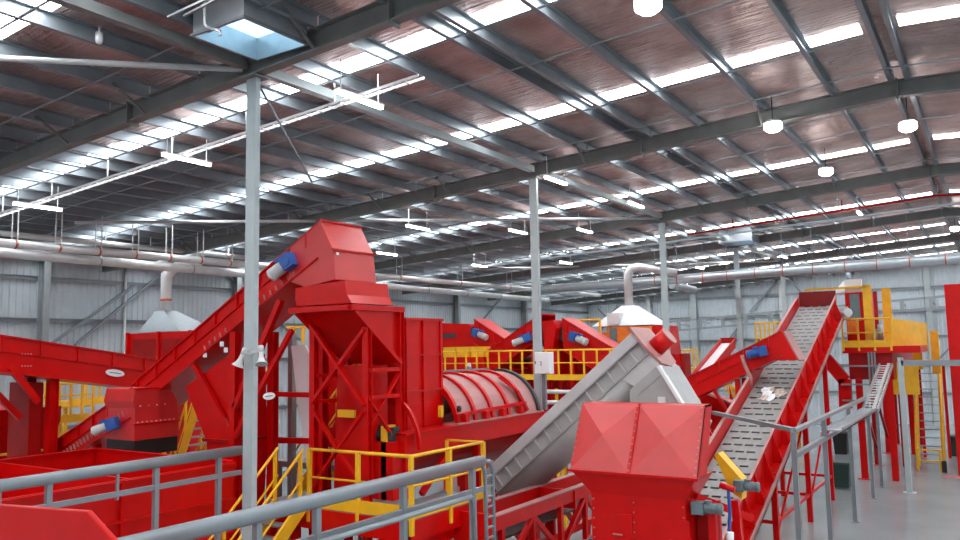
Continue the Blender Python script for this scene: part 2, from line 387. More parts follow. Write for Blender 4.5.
# head hood: chamfered profile in XZ, belt wide
hp = [(-11.3, 8.02), (-10.5, 8.44), (-10.17, 7.87), (-10.11, 7.3), (-10.9, 7.2), (-11.35, 7.35)]
hood = part(t, 'head_hood', SHEEN, prism([(x, YB-.04, z) for x, z in hp], (0, 1.15, 0)), bevel=.012)
part(hood, 'hood_flange', RED, box(-10.175, -10.13, YB-.07, YB+1.13, 7.85, 7.885)); part(hood, 'top_lip', RED, bar((-10.5, YB-.06, 8.45), (-10.5, YB+1.12, 8.45), .05, .03))
part(hood, 'sticker', WHITE, box(-10.15, -10.142, YB+.02, YB+.09, 7.77, 7.82))
# idler bracket comb along the lower edge
dB = (B1-B0)
for i in list(range(9, 14))+list(range(17, 26)):
    q = B0+dB*((i+7)/36)+V(0, -.035, -.50)
    part(t, 'idler_bracket', PINK, bar(q, q+V(.03, 0, -.09), .02, .03, up=(0, 1, 0)))
c = P(285, 265, Y=YB-.12); motor(t, c, (-.82, -.1, -.45), .46, .125, LGR, BLUE)
for px in ((222, 344), (226, 350), (205, 355)):
    c = P(*px, Y=YB-.03); part(t, 'sticker', WHITE, box(c.x-.06, c.x+.06, c.y-.006, c.y, c.z-.05, c.z+.05))
def leg(p, q, s=.14, m=RED, nm='leg', tt=None): part(tt or t, nm, m, ibeam(p, q, s, s, .012, .01, up=(0, 1, 0)))
for x, y in ((-12.95, YB+.05), (-12.95, YB+1.05), (-11.5, YB+1.05)):
    if 1:
        z = 8.4+(x+10.55)*.534-.7
        leg((x, y, 0), (x, y, z), .17)
part(t, 'brace', RED, bar((-11.6, YB+.02, 7.0), (-12.9, YB+.02, 4.9), .11), bar((-11.3, YB+.02, 6.4), (-12.9, YB+.02, 4.3), .09))
part(t, 'brace', RED, bar((-14.2, YB+.02, 5.75), (-12.95, YB+.02, 4.3), .1))
part(t, 'crossbar', RED, bar((-12.9, YB+1.05, 5.1), (-11.5, YB+1.05, 5.1), .1))
oval(t, P(270, 396, Y=YB-.07)+V(0, -.02, 0), (0, -1, 0), 0, .17, .07, (1, 0, .1))

# collecting chute under the conveyor (tapering downwards)
t = thing('funnel_chute', 'red tapering funnel chute under the middle of the long steep conveyor', 'chute', (-13.7, 11.3, 0))
part(t, 'funnel', RED, hull8(rect(-13.75, -13.15, YB+.12, YB+1.0, 2.6), rect(-13.9, -13.1, YB+.12, YB+1.05, 4.2)),
     prism([(-14.6, YB+.1, 5.28), (-13.2, YB+.1, 5.95), (-13.1, YB+.1, 4.2), (-13.9, YB+.1, 4.2)], (0, .95, 0)))
part(t, 'flange', DRED, box(-13.98, -13.05, YB+.06, YB+1.1, 4.17, 4.23))
part(t, 'post', RED, bar((-13.85, YB+.2, 0), (-13.85, YB+.2, 2.7), .12), bar((-13.05, YB+.2, 0), (-13.05, YB+.2, 2.7), .12))

# short discharge conveyor with the skirted outlet box
t = thing('short_conveyor', 'short red conveyor with a blue motor ending in a black-skirted outlet box', 'conveyor', (-16.5, 10.6, 0))
E0 = P(45, 449, Y=10.12); E1 = P(133, 388, Y=10.12)
conveyor(t, E0, E1, (0, 1, 0), .9, .62, ribs=6)
for i in range(20):
    q = E0+(E1-E0)*(.18+i/26)+V(0, -.04, -.36); part(t, 'idler_bracket', PINK, bar(q, q+V(.06, 0, -.11), .02, .045, up=(0, 1, 0)))
ox = -15.3
prof = [(10.08, 5.27), (10.9, 5.27), (11.12, 4.98), (11.17, 4.52), (11.17, 4.18), (10.08, 4.18), (10.08, 4.85), (10.02, 5.0)]
ob = part(t, 'outlet_box', SHEEN, prism([(ox, y, z) for y, z in prof], (-1.05, 0, 0)), bevel=.012)
part(ob, 'seam_flange', RED, box(ox-.02, ox+.03, 10.05, 11.18, 4.5, 4.54)); part(ob, 'top_flange', RED, box(ox-.02, ox+.025, 10.05, 10.95, 5.24, 5.28))
part(ob, 'skirt', BLACK, box(ox-1.02, ox-.02, 10.1, 11.15, 3.86, 4.18), label='black rubber skirt')
bolts(ob, [(ox, 10.15+.11*i, 4.56) for i in range(9)]+[(ox, 10.2+.2*i, 4.9) for i in range(4)], (1, 0, 0))
c = P(108, 422, Y=9.88); motor(t, c+V(0, 0, -.08), (-.8, -.45, -.35), .4, .105, LGR, BLUE)
for x in (-17.0, -16.4): leg((x, 10.3, 0), (x, 10.3, 4.0 if x < -16.6 else 4.3), .12)

# descending conveyor along the hall, behind
t = thing('transfer_conveyor', 'red conveyor sloping down behind the short conveyor, white oval plate on its side', 'conveyor', (-18.5, 10, 0))
XC = -18.0
def zc(y): return 6.46-.158*(y-8.62)
conveyor(t, (XC, 5.6, zc(5.6)), (XC, 13.4, zc(13.4)), (-1, 0, 0), 1.2, .78, ribs=9)
oval(t, P(114, 373, X=XC)+V(.04, 0, 0), (1, 0, 0), 0, .25, .085, (0, 1, -.158))
for y, xx in ((9.85, 0), (7.2, 0), (12.4, 0)):
    for x in (XC-.1, XC-1.1): leg((x, y, 0), (x, y, zc(y)-.75), .2)
part(t, 'brace', RED, bar(P(10, 367, X=XC), P(38, 402, X=XC), .13), bar(P(-12, 385, X=XC-.5), P(20, 418, X=XC-.5), .13))
part(t, 'crossbeam', DRED, box(XC-1.2, XC-.3, 9.45, 9.75, 3.2, 5.4))
bolts(t, [P(22+6*i/2, 354+6*j, X=XC+.03) for i in range(4) for j in (0, 2)], (1, 0, 0), .012)

# enclosed red housing with extraction hood and riser
t = thing('extraction_hood', 'red louvred housing under a galvanised hood with a silver riser duct', 'hood', (-23.8, 17.2, 0))
part(t, 'housing', RED, box(-25.5, -22.0, 16.5, 18.3, 0, 6.72))
for x0 in (-25.2, -23.55):
    part(t, 'mesh_panel', DRED, box(x0, x0+1.35, 16.46, 16.5, 5.0, 6.5))
for x in (-25.5, -23.75, -22.05): part(t, 'corner_post', RED, bar((x, 16.46, 4.2), (x, 16.46, 6.75), .1))
part(t, 'hood', GAL, hull8(rect(-25.1, -22.7, 16.55, 18.2, 6.73), rect(-24.75, -24.25, 17.0, 17.5, 7.5)), bevel=.01)
rz = 9.05
part(t, 'riser_duct', WHITE, tube([(-24.5, 17.25, 7.45), (-24.5, 17.25, 8.75), (-24.28, 17.35, 8.98), (-24.2, 17.6, 9.15), (-24.05, 18.3, 9.25)], .18, 14))
part(t, 'clamp_band', ORB, cyl((-24.5, 17.25, 7.85), (-24.5, 17.25, 7.93), .195, n=14))

# open red bin in front
t = thing('open_bin', 'big open red steel bin with ribbed wall behind the grey pipe railing', 'bin', (-13.4, 6.5, 0))
part(t, 'wall_plate', RED, box(-16.26, -16.2, 1.5, 9.84, 0, 4.0)); part(t, 'wall_plate', RED, box(-16.2, -11.85, 9.78, 9.84, 0, 4.0))
part(t, 'wall_plate', RED, box(-11.91, -11.85, 1.5, 9.78, 0, 4.0)); part(t, 'partition', RED, box(-16.2, -11.91, 7.8, 7.86, 0, 3.98))
part(t, 'floor_plate', DRED, box(-16.2, -11.91, 1.5, 9.78, .02, .08))
for z in (3.97, 3.35, 2.75, 2.1, 1.4): part(t, 'rib', RED, bar((-11.82, 1.5, z), (-11.82, 9.84, z), .05, .04))
part(t, 'top_flange', RED, bar((-16.2, 1.5, 4.01), (-16.2, 9.84, 4.01), .12, .03), bar((-16.2, 9.8, 4.01), (-11.85, 9.8, 4.01), .1, .03, ))
for y in (3.2, 5.4, 7.6): part(t, 'upright', RED, bar((-11.82, y, 0), (-11.82, y, 4), .05, .06, up=(1, 0, 0)))

def pipe_rail(label, X, ya, yb, posts, z=4.5, mids=(.42,), base=3.4):
    t = thing('grey_railing', label, 'railing', (X, (ya+yb)/2, base))
    part(t, 'top_trunking', GAL, sweep([(-.07, -.035), (-.05, -.07), (.05, -.07), (.07, -.035), (.07, .035), (.05, .07), (-.05, .07), (-.07, .035)], (X, ya, z-.07), (X, yb, z-.07), smooth=1))
    for k in mids: part(t, 'mid_rail', GAL, bar((X, ya, z-k), (X, yb, z-k), .05, .07))
    for y in posts: part(t, 'post', GAL, bar((X, y, base-.6), (X, y, z-.12), .07, .07))
    return t
r1 = pipe_rail('grey steel railing running along the ribbed wall of the open red bin', -10.3, 4.0, 8.68, (5.6, 7.15, 8.25), mids=(.42,))
for y in (5.6, 7.15): part(r1, 'short_strut', GAL, bar((-10.3, y-.6, 4.0), (-10.3, y-.6, 4.4), .035))
r2 = pipe_rail('grey steel railing in front of the yellow platform, ending in a bent cable ladder', -6.1, 3.6, 9.35, (5.35, 6.15, 7.6, 9.1), mids=(.45,))
part(r2, 'lower_pipe', GAL, tube([(-6.0, 4.0, 4.02), (-6.0, 8.9, 4.02), (-6.0, 8.98, 3.96), (-6.0, 9.0, 2.6)], .035, 8))
for i, yy in enumerate((9.42, 9.62)): part(r2, 'ladder_rail', GAL, tube([(-6.1, yy-.25, 4.42), (-6.1, yy-.08, 4.40), (-6.1, yy, 4.28), (-6.1, yy+.03, 2.0)], .03, 6))
for i in range(16): part(r2, 'ladder_rung', GAL, bar((-6.1, 9.44, 4.2-i*.14), (-6.1, 9.64, 4.2-i*.14), .03, .025))
solo('guard_plate', 'red chamfered guard plate standing before the end of a grey railing', 'plate', RED,
     prism([(-7.6, 3.2, 3.2), (-7.6, 3.2, 4.80), (-6.45, 3.2, 4.87), (-5.32, 3.2, 4.93), (-4.9, 3.2, 4.72), (-4.2, 3.2, 3.2)], (0, -.04, 0)), bevel=.01)

# yellow platforms at the far left
t = thing('caged_platform', 'small yellow caged platform seen under the sloping red conveyor', 'platform', (-21, 12.1, 0))
part(t, 'deck', YEL, box(-22.0, -20.95, 11.55, 12.6, 4.2, 4.3))
railing(t, [(-22, 11.6, 4.3), (-20.97, 11.6, 4.3), (-20.97, 12.55, 4.3)], .95, sp=.35, r=.03, deep=.1, mids=(.33, .66))
part(t, 'gate_panel', YEL, box(-20.97, -20.94, 11.65, 12.45, 4.3, 4.42))
for y in (11.7, 12.4): part(t, 'leg', YEL, bar((-21.1, y, 0), (-21.1, y, 4.2), .09))
t = thing('walkway', 'yellow barred walkway railing behind the caged platform', 'walkway', (-22.5, 14, 0))
part(t, 'deck', YEL, box(-23.4, -22.3, 12.6, 16.3, 4.55, 4.68))
railing(t, [(-22.35, 12.7, 4.68), (-22.35, 16.2, 4.68)], 1.0, sp=.42, r=.03, deep=.1, mids=(.5,), toe=.12)
for y in (12.8, 16.1): part(t, 'leg', YEL, bar((-22.8, y, 0), (-22.8, y, 4.55), .1))
t = thing('side_hopper', 'red hopper box with a yellow railing beneath the descending conveyor', 'hopper', (-20.6, 10.4, 0))
part(t, 'body', RED, hull8(rect(-21.0, -19.8, 9.7, 10.5, 3.2), rect(-21.8, -19.6, 9.2, 10.9, 4.4)), box(-21.8, -19.6, 9.2, 10.9, 4.4, 4.75))
for x in (-20.9, -19.9):
    for y in (9.8, 10.4): part(t, 'leg', RED, bar((x, y, 0), (x, y, 3.25), .1))
railing(t, [(-19.3, 8.6, 2.75), (-19.3, 11.2, 2.75)], 1.0, sp=1.1, r=.03, deep=.4)
part(t, 'side_step', YEL, box(-19.7, -19.2, 8.6, 11.2, 2.68, 2.75))

# ================================================================== CENTRE: hopper tower
t = thing('hopper_tower', 'red braced steel tower carrying the wedge-shaped hopper and collar below the hooded head', 'tower', (-10.4, 11.4, 0))
XT = -9.7
col = part(t, 'collar', RED, prism([(-11.05, 10.56, 7.19), (-9.78, 10.56, 7.26), (-9.74, 10.56, 7.0), (-9.62, 10.56, 6.84), (-11.0, 10.56, 6.84), (-11.05, 10.56, 6.95)], (0, 1.2, 0)), bevel=.01)
part(t, 'top_frame', RED, bar((-11.2, 10.62, 6.77), (XT, 10.62, 6.77), .14, .1), bar((XT, 10.6, 6.77), (XT, 12.1, 6.77), .14, .1), bar((-11.2, 10.6, 6.77), (-11.2, 12.1, 6.77), .14, .1))
hp = part(t, 'hopper', RED, prism([(-11.15, 10.72, 6.72), (-11.15, 12.02, 6.72), (-11.15, 12.02, 5.72)], (1.43, 0, 0)))
posts = {'a': (XT, 11.06), 'b': (XT, 12.02), 'c': (-11.05, 11.06), 'd': (-11.05, 12.02)}
for k, (x, y) in posts.items(): part(t, 'post', RED, ibeam((x, y, 0), (x, y, 6.72 if k in 'bd' else 6.42), .13, .13, .012, .01, up=(0, 1, 0)))
part(t, 'brace', RED, bar((XT+.03, 10.68, 6.72), (XT+.03, 12.0, 5.72), .09, .07)); part(t, 'brace', RED, bar((-11.12, 10.68, 6.72), (-11.12, 12.0, 5.72), .09, .07))
part(t, 'brace', RED, bar((-11.2, 10.98, 6.65), (XT, 10.98, 5.0), .1, .06)); part(t, 'brace', RED, bar((XT, 11.0, 6.38), (-11.05, 11.0, 5.0), .1, .06))
part(t, 'brace', RED, bar((XT, 12.0, 5.55), (XT, 11.1, 4.6), .08, .05)); part(t, 'brace', RED, bar((XT, 11.1, 5.1), (XT, 12.0, 4.1), .08, .05))
part(t, 'brace', RED, bar((XT, 10.98, 4.9), (-11.05, 10.98, 3.4), .09, .05)); part(t, 'brace', RED, bar((-11.05, 11.02, 4.9), (XT, 11.02, 3.4), .09, .05))
for z in (5.62, 5.12): part(t, 'crossbar', RED, bar((XT, 11.06, z), (XT, 12.02, z), .09, .07)); part(t, 'crossbar', RED, bar((-11.05, 11.06, z-.1), (-11.05, 12.02, z-.1), .09, .07))
part(t, 'lower_chute', RED, hull8(rect(-10.95, -10.0, 11.5, 12.0, 3.3), rect(-10.95, -10.0, 11.6, 12.0, 5.7)))
part(t, 'round_plate', RED, *[arc_shell(-10.4, 4.1, 1.15, 12.05, 12.12, 0, math.pi, .08)])
part(t, 'hook_bracket', YEL, box(-10.72, -10.3, 11.36, 11.42, 4.72, 4.86))

t = thing('drive_unit', 'black and yellow drive unit at the foot of the hopper tower', 'motor', P(382, 430, Y=11.5).xyz*1)
c = P(372, 436, Y=11.6); motor(t, c+V(.15, .2, 0), (-1, -.2, 0), .5, .14, BLACK, DARK); part(t, 'guard', YEL, box(c.x+.22, c.x+.34, c.y, c.y+.3, 3.2, c.z+.2))
part(t, 'mount', RED, box(c.x-.2, c.x+.5, c.y, c.y+.4, 3.2, c.z-.1))

t = thing('feed_box', 'tall plain red feed box with a vertical rib between tower and drum screen', 'chute', (-10.4, 13.0, 0))
XF = -9.9
part(t, 'shell', RED, box(-11.0, XF, 12.46, 13.65, 4.88, 6.6), bevel=.01)
part(t, 'shell', RED, prism([(XF+.012, 12.46, 4.9), (XF+.012, 12.16, 4.5), (XF+.012, 12.16, 4.3), (XF+.012, 13.68, 4.3), (XF+.012, 13.68, 4.9)], (-1.13, 0, 0)))
part(t, 'rim', RED, box(-11.05, XF+.05, 12.4, 13.7, 6.58, 6.63)); part(t, 'rib', RED, box(XF, XF+.05, 12.98, 13.03, 4.4, 6.6))
for z in (5.86, 5.13): part(t, 'band', RED, box(XF, XF+.045, 12.42, 13.68, z, z+.035))
part(t, 'corner_angle', RED, box(XF-.01, XF+.035, 12.44, 12.52, 4.4, 6.6), box(XF-.01, XF+.035, 13.6, 13.67, 4.4, 6.6))

# ------------------------------------------------------------------ rotating drum screen
t = thing('drum_screen', 'red drum screen with pale mesh hood panels and curved red ribs', 'machine', (-10.6, 15.2, 0))
xc, zcn, R = -10.62, 4.3, 1.1
ybs = [13.7, 14.35, 15.05, 15.75, 16.45, 17.15]
for a, b in zip(ybs[:-1], ybs[1:]):
    part(t, 'mesh_panel', PINK, arc_shell(xc, zcn, R, a+.03, b-.03, .12, math.pi-.1, .03))
for y in ybs:
    part(t, 'rib', DARK if y == 17.15 else RED, arc_shell(xc, zcn, R+.06, y-.05, y+.05, .05, math.pi, .1))
part(t, 'end_plate', RED, prism([(xc+(R-.05)*math.cos(a*math.pi/16), 17.12, zcn+(R-.05)*math.sin(a*math.pi/16)) for a in range(17)], (0, .03, 0)))
gd = part(t, 'girder', RED, box(-9.75, -9.42, 11.8, 17.3, 4.0, 4.4), box(-9.8, -9.37, 11.8, 17.3, 4.38, 4.42), box(-11.8, -11.5, 12.2, 17.3, 4.0, 4.4))
part(gd, 'walk_ledge', PINK, box(-9.75, -9.36, 13.5, 17.0, 4.42, 4.45))
part(t, 'hinge_rail', RED, bar((-9.5, 13.6, 4.6), (-9.5, 16.5, 4.68), .08, .07))
for y in (13.8, 14.6, 15.3, 16.1): part(t, 'lug', RED, box(-9.5, -9.38, y, y+.14, 4.42, 4.62))
part(t, 'lever_plate', RED, bar((-9.95, 16.05, 5.3), (-9.62, 16.3, 4.98), .16, .06), bar((-9.62, 16.3, 4.98), (-9.45, 16.5, 4.5), .16, .06))
part(t, 'top_rail', GAL, bar((-10.9, 13.7, 5.46), (-10.9, 17.1, 5.46), .05))
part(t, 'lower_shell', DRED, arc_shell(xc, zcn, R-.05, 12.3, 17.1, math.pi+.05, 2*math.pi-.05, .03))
for x in (-9.58, -11.65):
    for y in (12.0, 14.5, 17.0): part(t, 'leg', RED, bar((x, y, 0), (x, y, 4.0), .16))
part(t, 'brace', RED, bar((-9.5, 12.4, 3.2), (-9.5, 13.4, 4.0), .1)); part(t, 'brace', RED, bar((-9.5, 14.6, 2.4), (-9.5, 16.6, 4.0), .1))
part(t, 'cross_beam', RED, bar((-9.6, 16.9, 3.9), (-9.6, 17.3, 3.2), .5, .3))
part(t, 'hose_coil', BLACK, lathe((-9.42, 13.55, 4.75), (1, 0, 0), [(0, .03), (.02, .07), (.06, .07), (.08, .03)], 12))
part(t, 'valve', YEL, box(-9.52, -9.44, 13.0, 13.08, 4.62, 4.85)); part(t, 'beacon', GALB, lathe((-10.9, 16.2, 5.48), (0, 0, 1), [(0, .06), (.1, .06), (.16, .02)], 10))

# ------------------------------------------------------------------ yellow platform in front of the tower, with stairs
ZD = 3.2
t = thing('yellow_platform', 'yellow railed platform wrapped around the foot of the hopper tower', 'platform', (-9.8, 11.2, 0))
part(t, 'deck', GAL, box(-11.8, -8.35, 10.62, 11.9, ZD-.06, ZD), box(-9.3, -8.35, 11.9, 12.9, ZD-.06, ZD))
part(t, 'fascia', RED, box(-11.8, -8.37, 10.6, 10.68, ZD-.42, ZD-.06), box(-8.43, -8.35, 10.6, 12.9, ZD-.42, ZD-.06))
railing(t, [(-10.72, 10.62, ZD), (-8.35, 10.62, ZD), (-8.35, 12.85, ZD)], 1.0, sp=.95, r=.026, toe=.22, deep=.3, post=.07)
railing(t, [(-11.35, 12.0, ZD), (-9.95, 12.0, ZD)], 1.0, sp=.7, r=.022, deep=.05)
railing(t, [(-9.2, 12.85, ZD), (-8.35, 12.85, ZD)], 1.0, sp=.7, r=.022, deep=.05)
for x, y in ((-11.2, 10.75), (-8.5, 10.75), (-8.5, 12.75)): part(t, 'leg', RED, bar((x, y, 0), (x, y, ZD-.06), .14))
part(t, 'cross_beam', RED, box(-9.4, -8.5, 11.0, 12.8, 2.55, 2.85))

def stairs(t, top, bot, wdir, width, m=YEL, steps=14, rail=1.0, tread=GAL):
    top, bot, wd = Vector(top), Vector(bot), Vector(wdir)
    for k in (0, 1):
        o = wd*width*k
        part(t, 'stringer', m, bar(top+o, bot+o, .06 if rail else .16, .24))
        if rail:
            part(t, 'handrail', m, tube([top+o+V(0, 0, rail), bot+o+V(0, 0, rail)], .026, 8)); part(t, 'mid_rail', m, tube([top+o+V(0, 0, rail*.5), bot+o+V(0, 0, rail*.5)], .02, 6))
            for f in (.02, .35, .68, .98): q = top+(bot-top)*f+o; part(t, 'post', m, bar(q, q+V(0, 0, rail), .055))
    d = bot-top; hd = V(d.x, d.y, 0).normalized()
    for i in range(steps):
        q = top+d*((i+.5)/steps); part(t, 'tread', tread, prism([q-hd*.13, q+hd*.13, q+hd*.13+V(0, 0, -.03), q-hd*.13+V(0, 0, -.03)], wd*width))
t = thing('staircase', 'yellow steel staircase climbing beside the open bin to the tower platform', 'stairs', (-11.1, 8.8, 0))
stairs(t, (-11.42, 10.5, ZD), (-11.42, 7.0, .05), (1, 0, 0), .66, steps=16)
t = thing('upper_staircase', 'yellow steel stairs going up behind the hopper tower posts', 'stairs', (-12.5, 12.8, 0))
stairs(t, (-11.4, 12.9, 5.0), (-13.6, 12.9, 2.6), (0, 1, 0), .7, steps=11)
part(t, 'landing', YEL, box(-11.4, -11.25, 12.8, 13.7, 4.9, 5.0)); part(t, 'landing_post', YEL, bar((-11.45, 12.85, 0), (-11.45, 12.85, 5.9), .09), bar((-13.55, 12.95, 0), (-13.55, 12.95, 3.5), .09))
t = thing('step_flight', 'yellow stairs beyond the black-skirted outlet box', 'stairs', (-16.6, 13.5, 0))
stairs(t, P(196, 408, Y=13.2), P(176, 446, Y=13.2)+V(-.4, 0, -1.6), (0, 1, 0), .8, steps=12)

# made-up white sheet standing in for a bright gap, and odds behind the tower
a = [P(291, 346, Y=12.15), P(305, 345, Y=12.15), P(313, 362, Y=12.15), P(316, 470, Y=12.15), P(307, 470, Y=12.15), P(297, 398, Y=12.15)]
solo('white_sheet', 'tall white sheet in the bright gap behind the tower braces', 'sheet', mat('plain_white', (.92, .92, .92), .5, var=.01), prism(a, (0, .04, 0)))
t = thing('grey_machine_frame', 'grey pipe frame with white drums behind the tower platform', 'frame', (-11.9, 13.2, 0))
part(t, 'grey_post', GAL, bar((-12.95, 12.3, 0), (-12.95, 12.3, 6.4), .13))
part(t, 'shelf', GAL, box(-13.6, -11.0, 12.25, 12.65, 3.5, 3.62)); part(t, 'drum', WHITE, cyl((-11.6, 12.45, 3.62), (-11.6, 12.45, 4.15), .2), cyl((-12.2, 12.45, 3.62), (-12.2, 12.45, 4.0), .18))
part(t, 'hose', BLACK, tube([P(262, 405, Y=12.2), P(268, 412, Y=12.2), P(272, 422, Y=12.2), P(268, 430, Y=12.2)], .08, 8))
part(t, 'rail_beam', RED, bar((-13.8, 12.2, 4.05), (-11.1, 12.2, 4.15), .12)); part(t, 'shelf_leg', GAL, bar((-13.5, 12.45, 0), (-13.5, 12.45, 3.5), .09), bar((-11.1, 12.45, 0), (-11.1, 12.45, 3.5), .09))
t = thing('control_stand', 'red frame with yellow valve handles glimpsed behind the loudspeaker column', 'frame', (-13, 13.6, 0))
part(t, 'panel', RED, box(-13.6, -12.2, 13.9, 13.98, 4.2, 6.6)); part(t, 'handle', YEL, *[bar(P(a, b, Y=13.85), P(c, d, Y=13.85), .06) for a, b, c, d in ((287, 327, 305, 327), (294, 327, 294, 340), (303, 327, 303, 343), (268, 375, 276, 370), (262, 368, 274, 382))])
part(t, 'post', RED, bar((-13.5, 13.94, 0), (-13.5, 13.94, 4.3), .12), bar((-12.3, 13.94, 0), (-12.3, 13.94, 4.3), .12))

# ================================================================== grey screw conveyor
YS = 15.0
t = thing('screw_conveyor', 'grey inclined screw conveyor with ribbed side and red end drive', 'conveyor', (-7.6, 15.5, 0))
s0, s1 = V(-9.15, YS, 3.75), V(-6.12, YS, 6.26)          # top edge of the lid
sd = (s1-s0).normalized(); sn = V(sd.z, 0, -sd.x)         # down and to the right
s0 = s0-sd*.8
def SQ(f, k, dy=0): return s0+(s1-s0)*f+sn*k+V(0, dy, 0)
part(t, 'lid', LGR, prism([SQ(0, 0), SQ(1, 0), SQ(1, .22), SQ(0, .22)], (0, .95, 0)), bevel=.01)
part(t, 'lid_seam', GRY, bar(SQ(0, .23, -.02), SQ(1, .23, -.02), .05, .03))
part(t, 'side_wall', GRY, prism([SQ(0, .22, .05), SQ(1, .22, .05), SQ(1, .55, .05), SQ(0, .55, .05)], (0, .85, 0)))
for i in range(14): part(t, 'rib', LGR, prism([SQ((i+.6)/14.6, .24, .05), SQ((i+.6)/14.6+.006, .24, .05), SQ((i+.6)/14.6+.006, .53, .05), SQ((i+.6)/14.6, .53, .05)], (0, -.05, 0)))
part(t, 'trough_seam', GRY, bar(SQ(0, .55, -.02), SQ(1, .55, -.02), .06, .03))
tp = []
for i in range(13):
    a = math.pi*i/12; tp.append((.475-.475*math.cos(a), .55+.47*math.sin(a)))
def SW(f, dy, k): return SQ(f, k, dy)
part(t, 'trough', GRY, ([SW(f, dy, k) for f in (0, .93) for dy, k in tp], [(i, i+1, 14+i, 13+i) for i in range(12)]+[tuple(range(13))[::-1], tuple(range(13, 26)), (12, 0, 13, 25)], 1))
ep = part(t, 'end_plate', PINK, prism([SQ(1, -.08, -.05), SQ(1, -.08, 1.0), SQ(1, .45, 1.05), SQ(1, .85, .9), SQ(1, .95, .47), SQ(1, .85, .05), SQ(1, .45, -.1)], sd*.05))
c = SQ(1, .46, .45)+sd*.05; part(ep, 'drive_drum', RED, cyl(c, c+sd*.36, .19, n=20)); part(ep, 'drum_cap', PINK, cyl(c+sd*.36, c+sd*.38, .195, n=20))
part(t, 'head_plate', LGR, prism([SQ(.83, .56), SQ(1, .56), SQ(1, 1.02), SQ(.87, 1.02)], (0, .95, 0)))
part(t, 'plate_seam', GRY, bar(SQ(.84, 1.02, -.02), SQ(1, 1.02, -.02), .05, .03))
ch = part(t, 'discharge_chute', GRY, prism([(-6.2, 14.97, 5.1), (-5.64, 14.97, 5.56), (-5.5, 14.97, 5.56), (-4.86, 14.97, 4.45), (-5.1, 14.97, 3.9), (-6.2, 14.97, 3.9)], (0, .96, 0)))
part(ch, 'chute_flange', WHITE, bar((-5.55, 14.93, 5.58), (-4.87, 14.93, 4.44), .14, .06))
part(ch, 'latch', WHITE, box(-5.6, -5.45, 14.92, 14.97, 4.75, 4.98))
for x, y, z in ((-6.0, 15.2, 3.95), (-5.3, 15.2, 3.95), (-8.6, 15.1, 3.0), (-8.6, 15.85, 3.0)): part(t, 'leg', RED, bar((x, y, 0), (x, y, z), .12))

# red lattice conveyor frame under the screw
t = thing('lattice_conveyor', 'low red lattice-sided conveyor running below the grey screw conveyor', 'conveyor', (-8.1, 15, 0))
for x in (-8.5, -7.7):
    tr = part(t, 'top_chord', RED, box(x-.06, x+.06, 12.1, 18.0, 2.75, 3.0)); part(t, 'bottom_chord', RED, box(x-.06, x+.06, 12.1, 18.0, 1.7, 1.85))
    part(tr, 'chord_cap', PINK, box(x-.08, x+.08, 12.1, 18.0, 3.0, 3.02))
    for i in range(5):
        y = 12.4+i*1.15
        part(t, 'upright', RED, bar((x, y, 1.8), (x, y, 2.8), .1)); part(t, 'diagonal', RED, bar((x, y, 2.75 if i % 2 else 1.85), (x, y+1.15, 1.85 if i % 2 else 2.75), .09))
    for y in (12.4, 15.0, 17.6): part(t, 'leg', RED, bar((x, y, 0), (x, y, 1.75), .12))
part(t, 'belt', BLACK, box(-8.44, -7.76, 12.1, 18.0, 2.5, 2.54)); part(t, 'end_plate', RED, box(-8.5, -7.7, 12.05, 12.12, 2.3, 3.05)); part(t, 'cross_plate', RED, box(-8.5, -7.6, 15.2, 15.26, 2.6, 2.98))
t = thing('chain_track', 'dark toothed chain track beside the creased red hopper', 'conveyor', (-6.9, 13.5, 0))
part(t, 'track', DARK, box(-6.95, -6.8, 11.0, 15.4, 2.05, 2.2)); part(t, 'track_post', DARK, box(-6.93, -6.83, 14.9, 15.0, 0, 2.05), box(-6.93, -6.83, 11.4, 11.5, 0, 2.05))
for i in range(26): part(t, 'tooth', MGRY, box(-6.93, -6.8, 11.1+i*.16, 11.18+i*.16, 2.2, 2.26))

# ================================================================== creased red hopper in the foreground
t = thing('creased_hopper', 'large red hopper with two cross-creased lid panels and bolted seams', 'hopper', (-5.1, 13.2, 0))
x0, x1, xm = -6.3, -4.08, -5.22
yt, zt, yb_, zb = 13.0, 4.98, 12.42, 3.88
def lp(x, f, k=0): return V(x, yt+(yb_-yt)*f, zt+(zb-zt)*f)+V(0, -.88, .47)*k
def crease(xa, xb):
    v = [lp(xa, 0), lp(xb, 0), lp(xb, 1), lp(xa, 1), lp((xa+xb)/2, .5, .11)]
    b = [p+V(0, .05, -.03) for p in v[:4]]
    return v+b, [(0, 1, 4), (1, 2, 4), (2, 3, 4), (3, 0, 4), (0, 5, 6, 1), (1, 6, 7, 2), (2, 7, 8, 3), (3, 8, 5, 0), (5, 8, 7, 6)], 0
ld = part(t, 'lid_panel', SHEEN, crease(x0, xm)); part(t, 'lid_panel', SHEEN, crease(xm, x1))
part(ld, 'lid_seam', RED, bar(lp(xm, 0, .01), lp(xm, 1, .01), .05, .03))
bolts(ld, [lp(x, .04+.092*i, .02) for x in (x0+.03, xm, x1-.03) for i in range(11)], (0, -.88, .47), .013, PINK)
part(t, 'lid_side', RED, prism([(x1, yt, zt), (x1, yb_, zb), (x1, 12.95, zb), (x1, 13.4, zt)], (-.03, 0, 0))); part(t, 'lid_side', RED, prism([(x0, yt, zt), (x0, yb_, zb), (x0, 12.95, zb), (x0, 13.4, zt)], (.03, 0, 0)))
part(t, 'lid_top', RED, box(x0, x1, yt, 13.4, zt-.03, zt)); part(t, 'lid_rim', RED, box(x0-.03, x1+.03, yb_-.03, yb_+.02, zb-.03, zb+.01))
